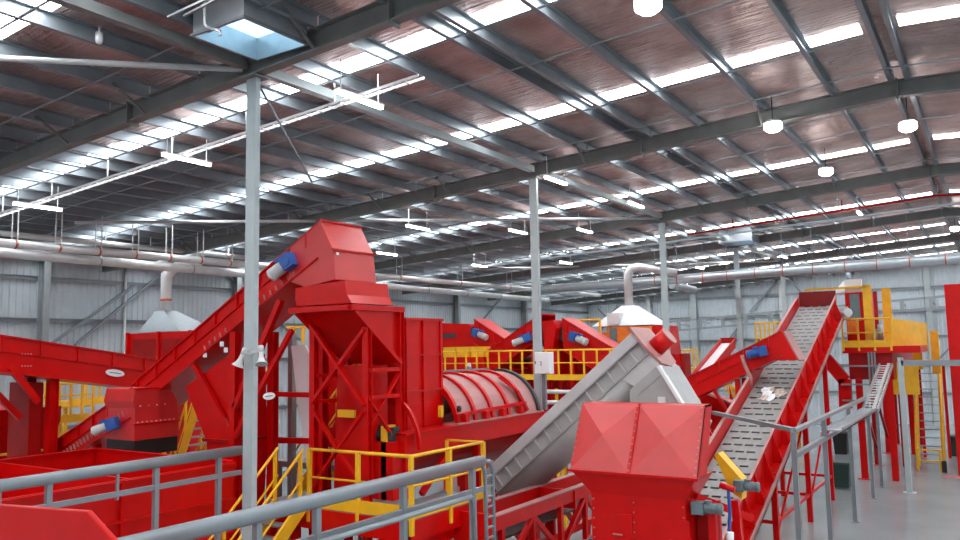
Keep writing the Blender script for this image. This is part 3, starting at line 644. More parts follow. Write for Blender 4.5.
part(t, 'shoulder', RED, hull8(rect(x0+.33, x1-.24, 12.55, 13.3, 3.5), rect(x0+.02, x1-.04, yb_+.03, 13.4, 3.86)))
bd = part(t, 'body', RED, box(x0+.33, x1-.24, 12.55, 13.3, .6, 3.5))
bolts(bd, [(x, 12.55, 3.4-.16*i) for x in (x0+.37, xm+.02, x1-.28) for i in range(10)], (0, -1, 0), .014, PINK)
for xa in (-5.75, -4.78):
    dr = part(bd, 'access_door', RED, box(xa, xa+.52, 12.525, 12.55, 2.55, 3.2)); part(dr, 'door_handle', PINK, bar((xa+.18, 12.51, 2.86), (xa+.34, 12.51, 2.86), .03, .02))
part(bd, 'flange', PINK, box(x0+.3, x1-.21, 12.51, 12.56, 2.26, 2.30))
for x in (x0+.4, x1-.32):
    for y in (12.65, 13.2): part(t, 'leg', RED, bar((x, y, 0), (x, y, .62), .12))
# feed gear on its right side
part(t, 'side_frame', RED, bar((-4.3, 13.0, 3.5), (-3.65, 13.9, 3.05), .08, .12)); part(t, 'side_frame', RED, bar((-4.0, 12.9, 1.0), (-4.0, 12.9, 3.4), .12)); part(t, 'side_frame', DRED, box(-4.3, -4.0, 13.0, 13.3, 1.2, 3.4))
part(t, 'guard', YEL, prism([P(714, 455, Y=14.0), P(718, 453, Y=14.0), P(742, 480, Y=14.0), P(742, 500, Y=14.0), P(731, 492, Y=14.0)], (0, .3, 0)), label='yellow guard plate')
part(t, 'guard', YEL, prism([P(697, 515, Y=13.2), P(712, 520, Y=13.2), P(712, 545, Y=13.2), P(695, 545, Y=13.2)], (0, .25, 0)), label='yellow guard plate')
motor(t, P(704, 508, Y=12.75), (1, .1, 0), .34, .085, MGRY, MGRY); motor(t, P(744, 486, Y=13.9), (1, .1, -.02), .3, .08, MGRY, MGRY)
part(t, 'hydraulic_hose', BLUE, tube([P(728, 485, Y=13.2), P(729, 500, Y=13.2), P(730, 515, Y=13.2), P(729, 530, Y=13.2), P(730, 545, Y=13.2)], .028, 8), label='blue hydraulic hose')
part(t, 'valve', WHITE, cyl(P(730, 532, Y=13.15), P(730, 548, Y=13.15), .06)); part(t, 'coupling', RED, cyl(P(720, 485, Y=13.2), P(735, 490, Y=13.2), .05))
part(t, 'side_frame', RED, bar(P(716, 455, Y=14.4), P(735, 478, Y=14.4), .1)); part(t, 'side_post', RED, bar(P(716, 500, Y=13.3), P(718, 545, Y=13.3), .12), bar(P(735, 500, Y=13.6), P(740, 545, Y=13.6), .12))

# ================================================================== perforated inclined conveyor
t = thing('slotted_conveyor', 'wide inclined conveyor with a slotted steel belt between red sides', 'conveyor', (-6.45, 28, 0))
JX0, JX1, JS = -7.25, -5.72, .358
def zj(y): return 2.80+JS*(y-24)
ja = math.atan(JS); jy0, jy1 = 17.0, 37.4
# belt plates with real slots
def plate(off):
    W = JX1-JX0-.06; L = .44; v = []; f = []
    xs = [0]; sl, gp = .25, .075; x = off
    slots = []
    while x+sl < W-.03: slots.append((x, x+sl)); x += sl+gp
    def q(x0, x1, y0, y1):
        b = len(v); v.extend([V(x0, y0, 0), V(x1, y0, 0), V(x1, y1, 0), V(x0, y1, 0), V(x0, y0, -.01), V(x1, y0, -.01), V(x1, y1, -.01), V(x0, y1, -.01)])
        f.extend([(b, b+1, b+2, b+3), (b+4, b+7, b+6, b+5), (b, b+4, b+5, b+1), (b+2, b+6, b+7, b+3), (b+1, b+5, b+6, b+2), (b, b+3, b+7, b+4)])
    q(0, W, 0, .34); cur = 0
    for a, b in slots: q(cur, a, .34, .44); cur = b
    q(cur, W, .34, .44)
    return v, f, 0
pm0, pm1 = mesh('belt_plate', BELT, [plate(.07)]), mesh('belt_plate', BELT, [plate(.22)])
n = 0; y = jy0
while y < jy1-.45:
    o = bpy.data.objects.new('belt_plate', pm0 if n % 2 else pm1); COL.objects.link(o); o.parent = t
    o.location = V(JX0+.03, y, zj(y))-V(-6.45, 28, 0); o.rotation_euler = (ja, 0, 0); n += 1; y += .44*math.cos(ja)
part(t, 'bed_plate', DARK, prism([(JX0, jy0, zj(jy0)-.3), (JX0, jy1, zj(jy1)-.3), (JX0, jy1, zj(jy1)-.34), (JX0, jy0, zj(jy0)-.34)], (JX1-JX0, 0, 0)))
for x, s in ((JX0, -1), (JX1, 1)):
    sp = part(t, 'side_board', RED, prism([(x, jy0, zj(jy0)-.5), (x, jy1, zj(jy1)-.5), (x, jy1, zj(jy1)+.42), (x, jy0, zj(jy0)+.42)], (s*.03, 0, 0)))
    part(sp, 'top_flange', PINK, prism([(x, jy0, zj(jy0)+.42), (x, jy1, zj(jy1)+.42), (x, jy1, zj(jy1)+.45), (x, jy0, zj(jy0)+.45)], (s*(.1 if s < 0 else .07), 0, 0)))
    fl = part(t, 'outer_flange', RED, prism([(x+s*.03, jy0, zj(jy0)-.5), (x+s*.03, jy1, zj(jy1)-.5), (x+s*.03, jy1, zj(jy1)-.45), (x+s*.03, jy0, zj(jy0)-.45)], (s*.32, 0, 0)))
    part(fl, 'flange_lip', PINK, prism([(x+s*.33, jy0, zj(jy0)-.5), (x+s*.33, jy1, zj(jy1)-.5), (x+s*.33, jy1, zj(jy1)-.28), (x+s*.33, jy0, zj(jy0)-.28)], (s*.02, 0, 0)))
    for i in range(18):
        yy = jy0+.6+i*1.13
        part(t, 'gusset', RED, prism([(x+s*.03, yy, zj(yy)+.4), (x+s*.03, yy, zj(yy)-.46), (x+s*.33, yy, zj(yy)-.46)], (0, .03, 0)))
part(t, 'back_board', DRED, prism([(JX0, jy1, zj(jy1)-.5), (JX1, jy1, zj(jy1)-.5), (JX1, jy1+.1, zj(jy1)+.62), (JX0, jy1+.1, zj(jy1)+.62)], (0, .03, 0)))
for y in (20.2, 23.8, 28.6, 32.85):
    for x in (JX0-.1, JX1+.15):
        part(t, 'leg', RED, bar((x, y, 0), (x, y, zj(y)-.45), .16))
    part(t, 'crossbar', RED, bar((JX0-.1, y, .9), (JX1+.15, y, .9), .1)); part(t, 'brace', RED, bar((JX0-.1, y, .9), (JX1+.15, y, zj(y)-.6), .05))
for a, b in ((28.6, 32.85), (23.8, 28.6)): part(t, 'brace', RED, bar((JX1+.15, a, .5), (JX1+.15, b, 3.5), .06)); part(t, 'crossbar', RED, bar((JX1+.15, a, .9), (JX1+.15, b, .9), .09))
motor(t, P(845, 313, Y=37.0), (.5, -1, 0), .45, .18, LGR, LGR, nm='head_motor')
# scraps on the belt
for i in range(9):
    y = 27.7+random.random()*1.1; x = -6.75+random.random()*.7; z = zj(y)+.012
    pts = [(x+.17*math.cos(a)*random.uniform(.6, 1.3), y+.28*math.sin(a)*random.uniform(.6, 1.2)) for a in [k*math.pi/4 for k in range(8)]]
    ve = [V(px_, py_, zj(py_)+.015+random.uniform(0, .05)) for px_, py_ in pts]+[V(x, y, z+.05)]
    solo('paper_scrap', 'crumpled pale paper scrap lying on the slotted belt', 'paper', PAPER if i % 3 else WHITE, (ve+[v-V(0, 0, .01) for v in ve], [(k, (k+1) % 8, 8) for k in range(8)]+[(9+(k+1) % 8, 9+k, 17) for k in range(8)]+[(k, 9+k, 9+(k+1) % 8, (k+1) % 8) for k in range(8)], 0), group='scraps on the slotted belt')

# side feed conveyor dropping onto it
t = thing('cross_conveyor', 'red cross conveyor with a blue motor dropping onto the slotted belt', 'conveyor', (-8.3, 29, 0))
YLC = 28.5
L0, L1 = P(640, 401, Y=YLC), P(781, 331, Y=YLC)
conveyor(t, L0, L1, (0, 1, 0), 1.1, .85, ribs=6)
e = L1+V(0, -.03, 0); part(t, 'head_chute', RED, prism([e, e+V(.05, 0, -.02), e+V(.5, 0, -1.0), e+V(-.8, 0, -1.0), e+V(-.6, 0, -.4)], (0, 1.16, 0)))
part(t, 'head_lip', PINK, prism([e+V(.05, 0, 0), e+V(.51, 0, -1.0), e+V(.55, 0, -1.0), e+V(.09, 0, 0)], (0, 1.12, 0)))
motor(t, P(759, 352, Y=YLC-.18), (-1, -.1, -.25), .5, .15, BLUE, BLUE)
part(t, 'torque_arm', PINK, tube([P(742, 355, Y=YLC-.1), P(745, 365, Y=YLC-.1), P(751, 378, Y=YLC-.1), P(750, 388, Y=YLC-.1)], .07, 6))
for x in (-9.5, -7.75):
    for y in (YLC+.1, YLC+1.0): part(t, 'leg', RED, bar((x, y, 0), (x, y, L0.z+(x-L0.x)/(L1.x-L0.x)*(L1.z-L0.z)-.9), .16))
part(t, 'brace', RED, bar((-9.5, YLC+.1, 3.6), (-7.75, YLC+.1, 1.5), .1)); part(t, 'brace', RED, bar((-8.6, YLC+.1, 4.3), (-7.75, YLC+.1, 2.9), .1))
t = thing('low_red_chute', 'low red sloping chute beneath the cross conveyor', 'chute', (-9.3, 31, 0))
part(t, 'pan', RED, prism([P(700, 392, Y=30.5), P(742, 408, Y=30.5), P(742, 440, Y=30.5), P(700, 425, Y=30.5)], (0, 1.0, 0))); part(t, 'edge', PINK, bar(P(702, 391, Y=30.45), P(742, 408, Y=30.45), .06))
part(t, 'pan_leg', RED, *[bar((x, y, 0), (x, y, 2.4), .12) for x in (P(704, 400, Y=30.5).x, P(738, 400, Y=30.5).x) for y in (30.6, 31.4)])
t = thing('cable_hangers', 'yellow comb of hanging cable hooks under the cross conveyor', 'rack', P(735, 400, Y=33.5).xyz)
part(t, 'rack_bar', YEL, bar(P(724, 380, Y=33.8), P(750, 402, Y=33.8), .1)); part(t, 'rack_post', YEL, bar(V(P(735, 392, Y=33.8).x, 33.8, 0), P(735, 392, Y=33.8), .09))
for i in range(7): q = P(722+i*4, 379+i*3.4, Y=33.75); part(t, 'hook', YEL, bar(q, q+V(.12, 0, -.5), .05))

# farther small conveyor behind
t = thing('far_conveyor', 'small red-sided conveyor with a pale belt beyond the cross conveyor', 'conveyor', (-12.8, 43, 0))
a0, a1 = V(-13.2, 39.5, 4.3), V(-12.75, 44, 6.25)
for o in (0, .75):
    part(t, 'side_board', RED, prism([a0+V(o, 0, 0), a1+V(o, 0, 0), a1+V(o, 0, -.5), a0+V(o, 0, -.5)], (.06, 0, 0)))
part(t, 'belt', WHITE, prism([a0+V(.06, 0, -.25), a1+V(.06, 0, -.25), a1+V(.06, 0, -.3), a0+V(.06, 0, -.3)], (.69, 0, 0))); part(t, 'end_board', DRED, box(a1.x, a1.x+.8, 44, 44.05, 5.7, 6.3))
for y, z in ((40, 4.0), (43.6, 5.55)): part(t, 'leg', RED, bar((-13.0, y, 0), (-13.0, y, z), .14), bar((-12.2, y, 0), (-12.2, y, z), .14))

# ================================================================== right: machine platform
t = thing('machine_platform', 'high yellow-railed platform on red legs at the head of the slotted conveyor', 'platform', (-4.2, 42, 0))
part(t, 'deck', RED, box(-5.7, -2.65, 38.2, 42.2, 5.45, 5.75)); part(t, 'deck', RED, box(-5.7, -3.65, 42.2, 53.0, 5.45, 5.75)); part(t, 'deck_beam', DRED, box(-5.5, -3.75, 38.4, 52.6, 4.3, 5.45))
railing(t, [(-5.65, 38.2, 5.75), (-3.75, 38.2, 5.75)], 1.2, sp=.65, r=.045, deep=.2, post=.08, toe=.3)
part(t, 'guard_panel', YEL, prism([(-3.75, 38.2, 5.7), (-2.65, 42.2, 5.6), (-2.65, 42.2, 6.75), (-3.75, 38.2, 6.95)], (.05, 0, 0)), label='solid yellow guard panel')
for i, y in enumerate((38.5, 43.05, 47.75, 52.05)):
    for x in (-5.15, -3.95): part(t, 'leg', RED if i % 2 == 0 else DRED, ibeam((x, y, 0), (x, y, 4.35), .3, .25, up=(0, 1, 0)))
    part(t, 'foot_plate', RED, box(-5.4, -4.9, y-.25, y+.25, 0, .03))
    if i: part(t, 'brace', DRED, bar((-5.15, y, .8), (-5.15, y-4.4, 3.6), .12))
part(t, 'knee_brace', RED, bar(P(826, 358, Y=38.3), P(845, 381, Y=38.3), .4, .5), bar(P(845, 379, Y=38.3), P(846, 408, Y=38.3), .5, .4))
for z in (4.9, 4.1, 3.4): part(t, 'pipe_rail', GAL, bar((-5.8, 38.0, z), (-4.2, 38.0, z), .07))
part(t, 'conduit', GAL, *[bar((-4.65+.12*i, 38.1, 4.2), (-4.65+.12*i, 38.1, 5.5), .07) for i in range(3)])
part(t, 'rear_guard', YEL, box(-4.6, -4.2, 44.0, 44.1, 5.75, 8.6)); part(t, 'side_guard', YEL, box(-3.3, -2.9, 42.6, 42.7, 4.6, 6.5), box(-2.55, -2.2, 42.6, 42.7, 4.4, 6.4))
part(t, 'lower_guard', YEL, box(-4.2, -2.9, 39.6, 39.7, 3.6, 5.0))
t = thing('sorting_machine', 'red and yellow machine with a dark panel and white hood on the high platform', 'machine', (-4.7, 39.8, 5.75))
part(t, 'body', RED, box(-5.6, -4.55, 39.2, 41.5, 5.75, 8.2)); part(t, 'panel', MGRY, box(-5.4, -5.0, 39.12, 39.2, 6.9, 8.1), label='dark grey control panel')
part(t, 'frame', YEL, box(-4.85, -4.5, 39.1, 39.3, 5.9, 8.5), box(-7.3, -4.7, 39.1, 39.2, 8.36, 8.46)); part(t, 'hood', WHITE, hull8(rect(-6.1, -4.8, 39.3, 41, 8.2), rect(-5.7, -5.2, 39.6, 40.6, 8.75)), box(-5.6, -4.9, 39.3, 39.6, 8.2, 8.8))
part(t, 'vent', GAL, cyl((-5.5, 39.9, 8.7), (-5.5, 39.9, 9.15), .1)); part(t, 'edge_fin', DRED, box(-4.45, -4.3, 39.3, 39.5, 5.8, 8.2))
part(t, 'duct_box', ORA, box(-5.55, -5.2, 39.0, 39.2, 6.3, 6.9))
part(t, 'valve', GALB, cyl((-4.4, 38.8, 5.8), (-4.4, 38.8, 6.5), .12), cyl((-4.2, 38.8, 5.8), (-4.2, 38.8, 6.7), .1))
t = thing('yellow_guard_cage', 'yellow barred guard cage beyond the slotted conveyor, before the end wall', 'guard', (-10.8, 48, 0))
part(t, 'deck', YEL, box(-11.9, -9.6, 48, 49, 5.6, 5.75)); railing(t, [(-11.8, 48, 5.75), (-9.7, 48, 5.75)], 1.4, sp=.27, r=.05, deep=.1, mids=(.35, .7), post=.09)
part(t, 'leg', YEL, bar((-11.7, 48.5, 0), (-11.7, 48.5, 5.6), .16), bar((-9.8, 48.5, 0), (-9.8, 48.5, 5.6), .16))
t = thing('yellow_barrier', 'yellow barred railing behind the red end drive of the screw conveyor', 'railing', (-15.6, 46, 0))
part(t, 'deck', YEL, box(-16.6, -14.6, 46, 47, 4.45, 4.6)); railing(t, [(-16.5, 46, 4.6), (-14.7, 46, 4.6)], 1.05, sp=.25, r=.045, deep=.1, post=.08)
part(t, 'leg', YEL, bar((-16.4, 46.5, 0), (-16.4, 46.5, 4.5), .14), bar((-14.8, 46.5, 0), (-14.8, 46.5, 4.5), .14))

# yellow stair at the right, its red wall and barrier
t = thing('access_stair', 'steep yellow access stair with grey treads beside the tall red panel', 'stairs', (-2.95, 43.5, 0))
stairs(t, (-3.4, 45.0, 4.9), (-3.4, 42.65, .1), (1, 0, 0), 1.05, steps=13, rail=0)
for x in (-3.4, -2.35): part(t, 'handrail', YEL, tube([(x, 42.4, 0), (x, 42.4, 1.0), (x, 44.8, 5.6), (x, 45.3, 5.9)], .06, 8))
part(t, 'top_landing', RED, box(-3.5, -2.2, 45.0, 47.0, 4.75, 4.95)); part(t, 'landing_leg', RED, bar((-3.4, 46.9, 0), (-3.4, 46.9, 4.75), .14), bar((-2.3, 46.9, 0), (-2.3, 46.9, 4.75), .14))
t = thing('floor_barrier', 'low yellow floor barrier in front of the access stair', 'barrier', (-3.0, 41.6, 0))
a, b = V(-3.35, 42.0, 0), V(-2.45, 41.9, 0)
part(t, 'top_rail', YEL, bar(a+V(-.05, 0, .95), b+V(.05, 0, .95), .06)); part(t, 'mid_rail', YEL, bar(a+V(0, 0, .45), b+V(0, 0, .45), .06))
for q in (a, b): part(t, 'post', YEL, bar(q, q+V(0, 0, 1), .09))
part(t, 'foot_block', BLACK, box(-2.4, -2.2, 41.75, 42.05, .0, .5))
solo('wall_panel', 'tall plain red panel standing on the floor beside the access stair', 'panel', RED, box(-1.75, 1.2, 41.0, 41.3, 0, 8.45), bevel=.03)
solo('floor_strip', 'pale red strip on the concrete by the tall red panel', 'marking', mat('pale_red_strip', (.45, .12, .11), .5), box(-2.3, -.6, 40.2, 40.9, .002, .006))  # thin pale red strip laid on the floor

# wheelie bins
def wheelie(x, y, h, w, m, label):
    t = thing('wheelie_bin', label, 'bin', (x, y, 0))
    part(t, 'tub', m, hull8(rect(x-w*.40, x+w*.40, y-w*.40, y+w*.45, .06), rect(x-w*.5, x+w*.5, y-w*.5, y+w*.55, h*.93)), bevel=.02)
    part(t, 'lid', m, hull8(rect(x-w*.55, x+w*.55, y-w*.58, y+w*.6, h*.93), rect(x-w*.5, x+w*.5, y-w*.5, y+w*.55, h)), bevel=.02)
    part(t, 'handle', m, bar((x-w*.5, y+w*.66, h*.95), (x+w*.5, y+w*.66, h*.95), .04))
    for s in (-1, 1): part(t, 'wheel', BLACK, cyl((x+s*w*.42, y+w*.5, .1), (x+s*w*.54, y+w*.5, .1), .1, n=14))
wheelie(-5.62, 35.6, 1.08, .66, GREEN, 'dark green wheelie bin standing on the concrete between the legs')
wheelie(-7.2, 45.9, 1.25, .72, BLACK, 'black wheelie bin standing behind the green one')
wheelie(-2.0, 47.5, 1.1, .7, GREEN, 'dark green wheelie bin behind the access stair')

# galvanised cable tray run on posts
t = thing('cable_tray_run', 'galvanised cable tray run on slim posts beside the slotted conveyor', 'cable tray', (-4.3, 28, 0))
XP = -4.3
for y in (20.6, 24.7, 29.3, 33.96, 36.7): part(t, 'post', GAL, bar((XP, y, 0), (XP, y, 3.8), .12, .12)); part(t, 'foot', GAL, box(XP-.12, XP+.12, y-.12, y+.12, 0, .02))
part(t, 'upper_rail', GAL, bar((XP, 20.6, 3.82), (XP, 37.5, 3.82), .14, .09)); part(t, 'lower_rail', GAL, bar((XP, 20.6, 3.22), (XP, 37.5, 3.22), .12, .12))
part(t, 'tray', GALB, box(XP+.06, XP+.5, 24.7, 32.5, 3.42, 3.46), box(XP+.06, XP+.09, 24.7, 32.5, 3.42, 3.56), box(XP+.47, XP+.5, 24.7, 32.5, 3.42, 3.56))
part(t, 'branch_rail', GAL, bar((XP, 20.6, 3.85), (-7.9, 26.0, 3.75), .14, .1))
c0, c1 = V(XP+.05, 32.2, 3.45), V(XP+.05, 38.2, 4.95)
for o in (0, .5): part(t, 'ladder_rail', GALB, bar(c0+V(o, 0, 0), c1+V(o, 0, 0), .06, .14))
for i in range(18): q = c0+(c1-c0)*((i+.5)/18); part(t, 'ladder_rung', WHITE, bar(q, q+V(.5, 0, 0), .12, .03, up=(0, 0, 1)))
part(t, 'cable_bundle', GRY, bar(c0+V(.36, 0, .04), c1+V(.36, 0, .04), .12, .05))
t = thing('support_goalpost', 'tall grey goalpost frame in front of the machine platform', 'frame', (-2.4, 35.7, 0))
part(t, 'post', COLM, bar((-3.22, 35.7, 0), (-3.22, 35.7, 5.3), .2)); part(t, 'crossbeam', GAL, bar((-3.2, 35.7, 5.08), (.6, 35.7, 5.08), .2, .22)); part(t, 'post', COLM, bar((.6, 35.7, 0), (.6, 35.7, 5.3), .2)); part(t, 'foot', COLM, box(-3.45, -2.98, 35.5, 35.9, 0, .03))

# ================================================================== background machines
t = thing('far_walkway', 'long yellow railed walkway in front of the distant red conveyors', 'walkway', (-16, 27, 0))
YW = 27.8
part(t, 'deck', GAL, box(-20.6, -10.6, YW, YW+1.2, 4.7, 4.8)); part(t, 'fascia', YEL, box(-20.6, -10.6, YW-.05, YW, 4.68, 4.9))
railing(t, [(-20.5, YW, 4.85), (-10.6, YW, 4.85)], 1.0, sp=.55, r=.035, deep=.1, post=.06)
for x in (-20, -16.5, -13.2, -10.8):
    for y in (YW+.1, YW+1.1): part(t, 'leg', RED, bar((x, y, 0), (x, y, 4.7), .2))
t = thing('machine_bank', 'long dark red machine bank beneath the distant conveyors behind the walkway', 'machine', (-15.5, 33, 0))
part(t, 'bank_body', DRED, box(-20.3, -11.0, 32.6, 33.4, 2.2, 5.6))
for i in range(10): part(t, 'bank_rib', RED, box(-20.2+i*.98, -20.0+i*.98, 32.5, 32.6, 2.2, 5.6))
for x in (-20, -17, -14, -11.3): part(t, 'bank_leg', RED, bar((x, 33, 0), (x, 33, 2.2), .2))
t = thing('pipe_rack', 'grey pipes running under the far walkway behind the cabinet column', 'pipe', (-13, 26.5, 0))
for z in (3.4, 3.9, 4.3): part(t, 'pipe', PIPE, cyl((-18.5, 26.6, z), (-9.6, 26.6, z), .08, n=10))
for x in (-18, -14, -10): part(t, 'rack_post', YEL, bar((x, 26.7, 0), (x, 26.7, 4.4), .1))
t = thing('lower_walkway', 'lower yellow railing at the far end of the drum screen', 'railing', (-9.8, 21.5, 0))
part(t, 'deck', GAL, box(-11.5, -8.0, 21.2, 22.2, 2.9, 3.0)); railing(t, [(-9.9, 21.2, 3.0), (-7.9, 21.2, 3.0)], 1.6, sp=.8, r=.035, deep=.1, post=.07, mids=(.33, .66))
for x in (-11.2, -8.2): part(t, 'leg', YEL, bar((x, 21.7, 0), (x, 21.7, 2.9), .12))
t = thing('yellow_cabinet', 'row of yellow boxes on the walkway beside the tall feed box', 'cabinet', (-20.0, 29.8, 4.8))
for i in range(3): part(t, 'box_unit', YEL, box(-20.9+i*.75, -20.25+i*.75, 29.0, 29.6, 5.6, 6.05))
part(t, 'plinth', RED, box(-21.0, -18.7, 28.95, 29.7, 4.8, 5.6))

def bgconv(label, pa, pb, Y, hgt, mpos, head=None, ribs=5, logo=None):
    a, b = P(*pa, Y=Y), P(*pb, Y=Y)
    t = thing('screening_conveyor', label, 'conveyor', V((a.x+b.x)/2, Y+.6, 0))
    conveyor(t, a, b, (0, 1, 0), 1.3, hgt, ribs=ribs)
    motor(t, P(*mpos, Y=Y-.2), (.9 if pa[1] < pb[1] else -.9, -.2, -.35), .62, .15, LGR, BLUE)
    part(t, 'cover', RED, prism([a+V(0, .03, .02), b+V(0, .03, .02), b+V(0, .03, -.03), a+V(0, .03, -.03)], (0, 1.24, 0)))
    for f in (.15, .85):
        q = a+(b-a)*f
        for y in (Y+.1, Y+1.2): part(t, 'leg', RED, bar((q.x, y, 0), (q.x, y, q.z-hgt+.05), .2))
    return t
bgconv('distant red conveyor sloping down beside the flat red box, motor near its top', (474, 319), (514, 345), 31.0, 1.15, (479, 334))
bgconv('distant red conveyor rising to a pale-sided hood behind the column', (486, 352), (541, 314), 29.3, 1.0, (524, 339))
bgconv('distant red conveyor sloping down toward the grey screw conveyor', (562, 318), (618, 351), 29.6, 1.35, (577, 338))
t = thing('flat_red_box', 'flat-topped red box with a dark slot behind the tall feed box', 'machine', (-21.6, 32, 0))
c0, c1 = P(436, 323, Y=31.4), P(469, 324, Y=31.4)
part(t, 'body', RED, prism([c0, c1, c1+V(.9, 0, -1.0), c1+V(.9, 0, -2.6), c0+V(0, 0, -2.6)], (0, 1.4, 0))); part(t, 'slot', DARK, box(c0.x+.3, c0.x+1.2, 31.36, 31.4, c0.z-.75, c0.z-.55)); part(t, 'top_face', RED, prism([c0+V(0, -.03, 0), c1+V(0, -.03, 0), c1+V(.3, -.03, -.45), c0+V(0, -.03, -.45)], (0, .02, 0)))
for x in (c0.x+.2, c1.x): part(t, 'leg', RED, bar((x, 31.6, 0), (x, 31.6, c0.z-2.5), .2), bar((x, 32.6, 0), (x, 32.6, c0.z-2.5), .2))
t = thing('pale_hood', 'red tapered discharge hood beside the cabinet column', 'hood', (-15.6, 29.9, 0))
h0 = [P(542, 321, Y=29.2), P(553, 320, Y=29.2), P(556, 328, Y=29.2), P(552, 352, Y=29.2), P(545, 352, Y=29.2)]
part(t, 'hood', RED, prism(h0, (0, 1.45, 0))); part(t, 'base', RED, box(-15.95, -15.3, 29.25, 30.6, 4.8, 5.85)); part(t, 'base_leg', RED, bar((-15.85, 29.9, 0), (-15.85, 29.9, 4.8), .18), bar((-15.4, 29.9, 0), (-15.4, 29.9, 4.8), .18))
t = thing('orange_cabinet', 'orange machine housing with a dark panel below the white extraction hood', 'machine', (-14, 34.8, 0))
part(t, 'housing', ORA, box(-15.1, -12.9, 34.0, 36.2, 4.0, 6.85)); part(t, 'dark_panel', MGRY, box(-14.95, -14.6, 33.94, 34.0, 5.9, 6.8)); part(t, 'side_housing', ORA, box(-16.6, -15.1, 34.3, 36, 5.2, 6.6)); part(t, 'red_end', RED, hull8(rect(-12.9, -12.2, 34, 36, 4.5), rect(-12.9, -12.4, 34, 36, 6.85)))
part(t, 'housing_leg', RED, *[bar((x, y, 0), (x, y, 4.3), .2) for x in (-15, -13) for y in (34.2, 36)])
part(t, 'slot', DARK, box(-14.2, -13.7, 33.95, 34.0, 6.0, 6.2))
railing(t, [(-17.3, 33.7, 6.0), (-15.3, 33.7, 6.0)], 1.2, sp=1.1, r=.05, deep=.05, post=.09)
part(t, 'rail_deck', YEL, box(-17.4, -15.2, 33.6, 34.0, 5.85, 5.98))
t = thing('white_hood', 'white pyramid extraction hood with a silver pipe up to the long duct', 'hood', (-14.3, 35.2, 6.9))
part(t, 'hood', WHITE, hull8(rect(-15.9, -12.9, 34.1, 36.4, 6.9), rect(-14.7, -14.1, 34.9, 35.5, 7.85))); part(t, 'front_box', WHITE, box(-15.1, -14.5, 34.05, 34.6, 6.95, 7.5))
part(t, 'riser', PIPE, tube([(-14.45, 35.2, 7.8), (-14.45, 35.2, 9.35), (-14.3, 35.25, 9.6), (-14.0, 35.4, 9.7), (-12.4, 36.2, 9.35)], .2, 12)); part(t, 'hood_leg', GAL, *[bar((x, y, 6.85), (x, y, 6.95), .1) for x in (-15.0, -13.0) for y in (34.2, 36.1)])
t = thing('yellow_cage', 'yellow wire cage beside the column near the screw conveyor head', 'guard', (-11.8, 36.5, 0))
railing(t, [P(656, 352, Y=36.5), P(668, 352, Y=36.5)], 1.2, sp=.3, r=.05, deep=P(660, 352, Y=36.5).z, post=.07, mids=(.33, .66))
part(t, 'cage_base', YEL, box(P(655, 352, Y=36.5).x, P(669, 352, Y=36.5).x, 36.4, 37.2, 5.4, 5.55))
for i, (x, y, yy) in enumerate(((-18.3, 30.5, 5.2), (-13.2, 30.3, 5.0))):
    pass
t = thing('electrical_cabinet', 'white electrical cabinet marked 2 fixed to the grey column', 'cabinet', (-10.0, 17.95, 5.3))
c = P(541, 363, Y=17.95)
part(t, 'case', WHITE, box(c.x-.19, c.x+.25, 17.95, 18.18, c.z-.28, c.z+.28), bevel=.01)
dr = part(t, 'door', WHITE, box(c.x-.175, c.x+.235, 17.93, 17.95, c.z-.265, c.z+.265)); part(dr, 'lock', DARK, box(c.x-.16, c.x-.14, 17.915, 17.93, c.z-.03, c.z+.05))
fc = bpy.data.curves.new('number_mark', 'FONT'); fc.body = '2'; fc.size = .15; fc.extrude = .002; fc.materials.append(DARK)
fo = bpy.data.objects.new('number_mark', fc); COL.objects.link(fo)
dg = bpy.context.evaluated_depsgraph_get(); me = bpy.data.meshes.new_from_object(fo.evaluated_get(dg)); bpy.data.objects.remove(fo)
fo = bpy.data.objects.new('number_mark', me); COL.objects.link(fo); fo.parent = dr; fo.rotation_euler = (math.pi/2, 0, 0); fo.location = V(c.x-.03, 17.925, c.z-.06)-wpos(dr)
part(t, 'cable_gland', GAL, bar((c.x, 18.1, c.z-1.2), (c.x, 18.1, c.z-.28), .1))

# ================================================================== services under the roof
t = thing('wall_pipe', 'upper silver pipe with red clamps running along the grey side wall', 'pipe', P(200, 262, X=-22.5))
a, b = P(-60, 237.5, X=-22.5), P(600, 295.5, X=-22.5)
part(t, 'pipe', PIPE, cyl(a, b, .12, n=14))
for i in range(13):
    q = a+(b-a)*(.015+i*.03 if i < 8 else .22+(i-7)*.12); part(t, 'clamp', ORB, cyl(q, q+(b-a).normalized()*.06, .132, n=14)); part(t, 'hanger', LGR, bar(q+V(-.12, 0, 0), V(q.x-.12, q.y, RZ(q.x)-.2), .025), bar(q+V(.2, 0, 0), V(q.x+.2, q.y, RZ(q.x)-.2), .025))
t = thing('wall_duct', 'thicker grey duct running just below the silver wall pipe', 'duct', P(200, 275, X=-24.0))
a, b = P(-60, 247, X=-24), P(548, 300.5, X=-24)
part(t, 'duct', PIPE, cyl(a, b, .15, n=16))
for i in range(10): q = a+(b-a)*(.03+i*.1); part(t, 'joint_ring', GAL, cyl(q, q+(b-a).normalized()*.05, .16, n=16))
t = thing('service_pipe', 'thin pale pipe running behind and above the wall pipe', 'pipe', P(120, 246, X=-24.6))
a, b = P(-40, 229, X=-24.9), P(250, 258, X=-24.9); part(t, 'pipe', PIPE, cyl(a, b, .09, n=12))
for i in range(6): q = a+(b-a)*(.1+i*.16); part(t, 'hanger', LGR, bar(q, V(q.x, q.y, RZ(q.x)-.1), .03))
YDU = 36.5
t = thing('long_duct', 'long silver round duct with red joint bands crossing the hall', 'duct', (-8, YDU, 9))
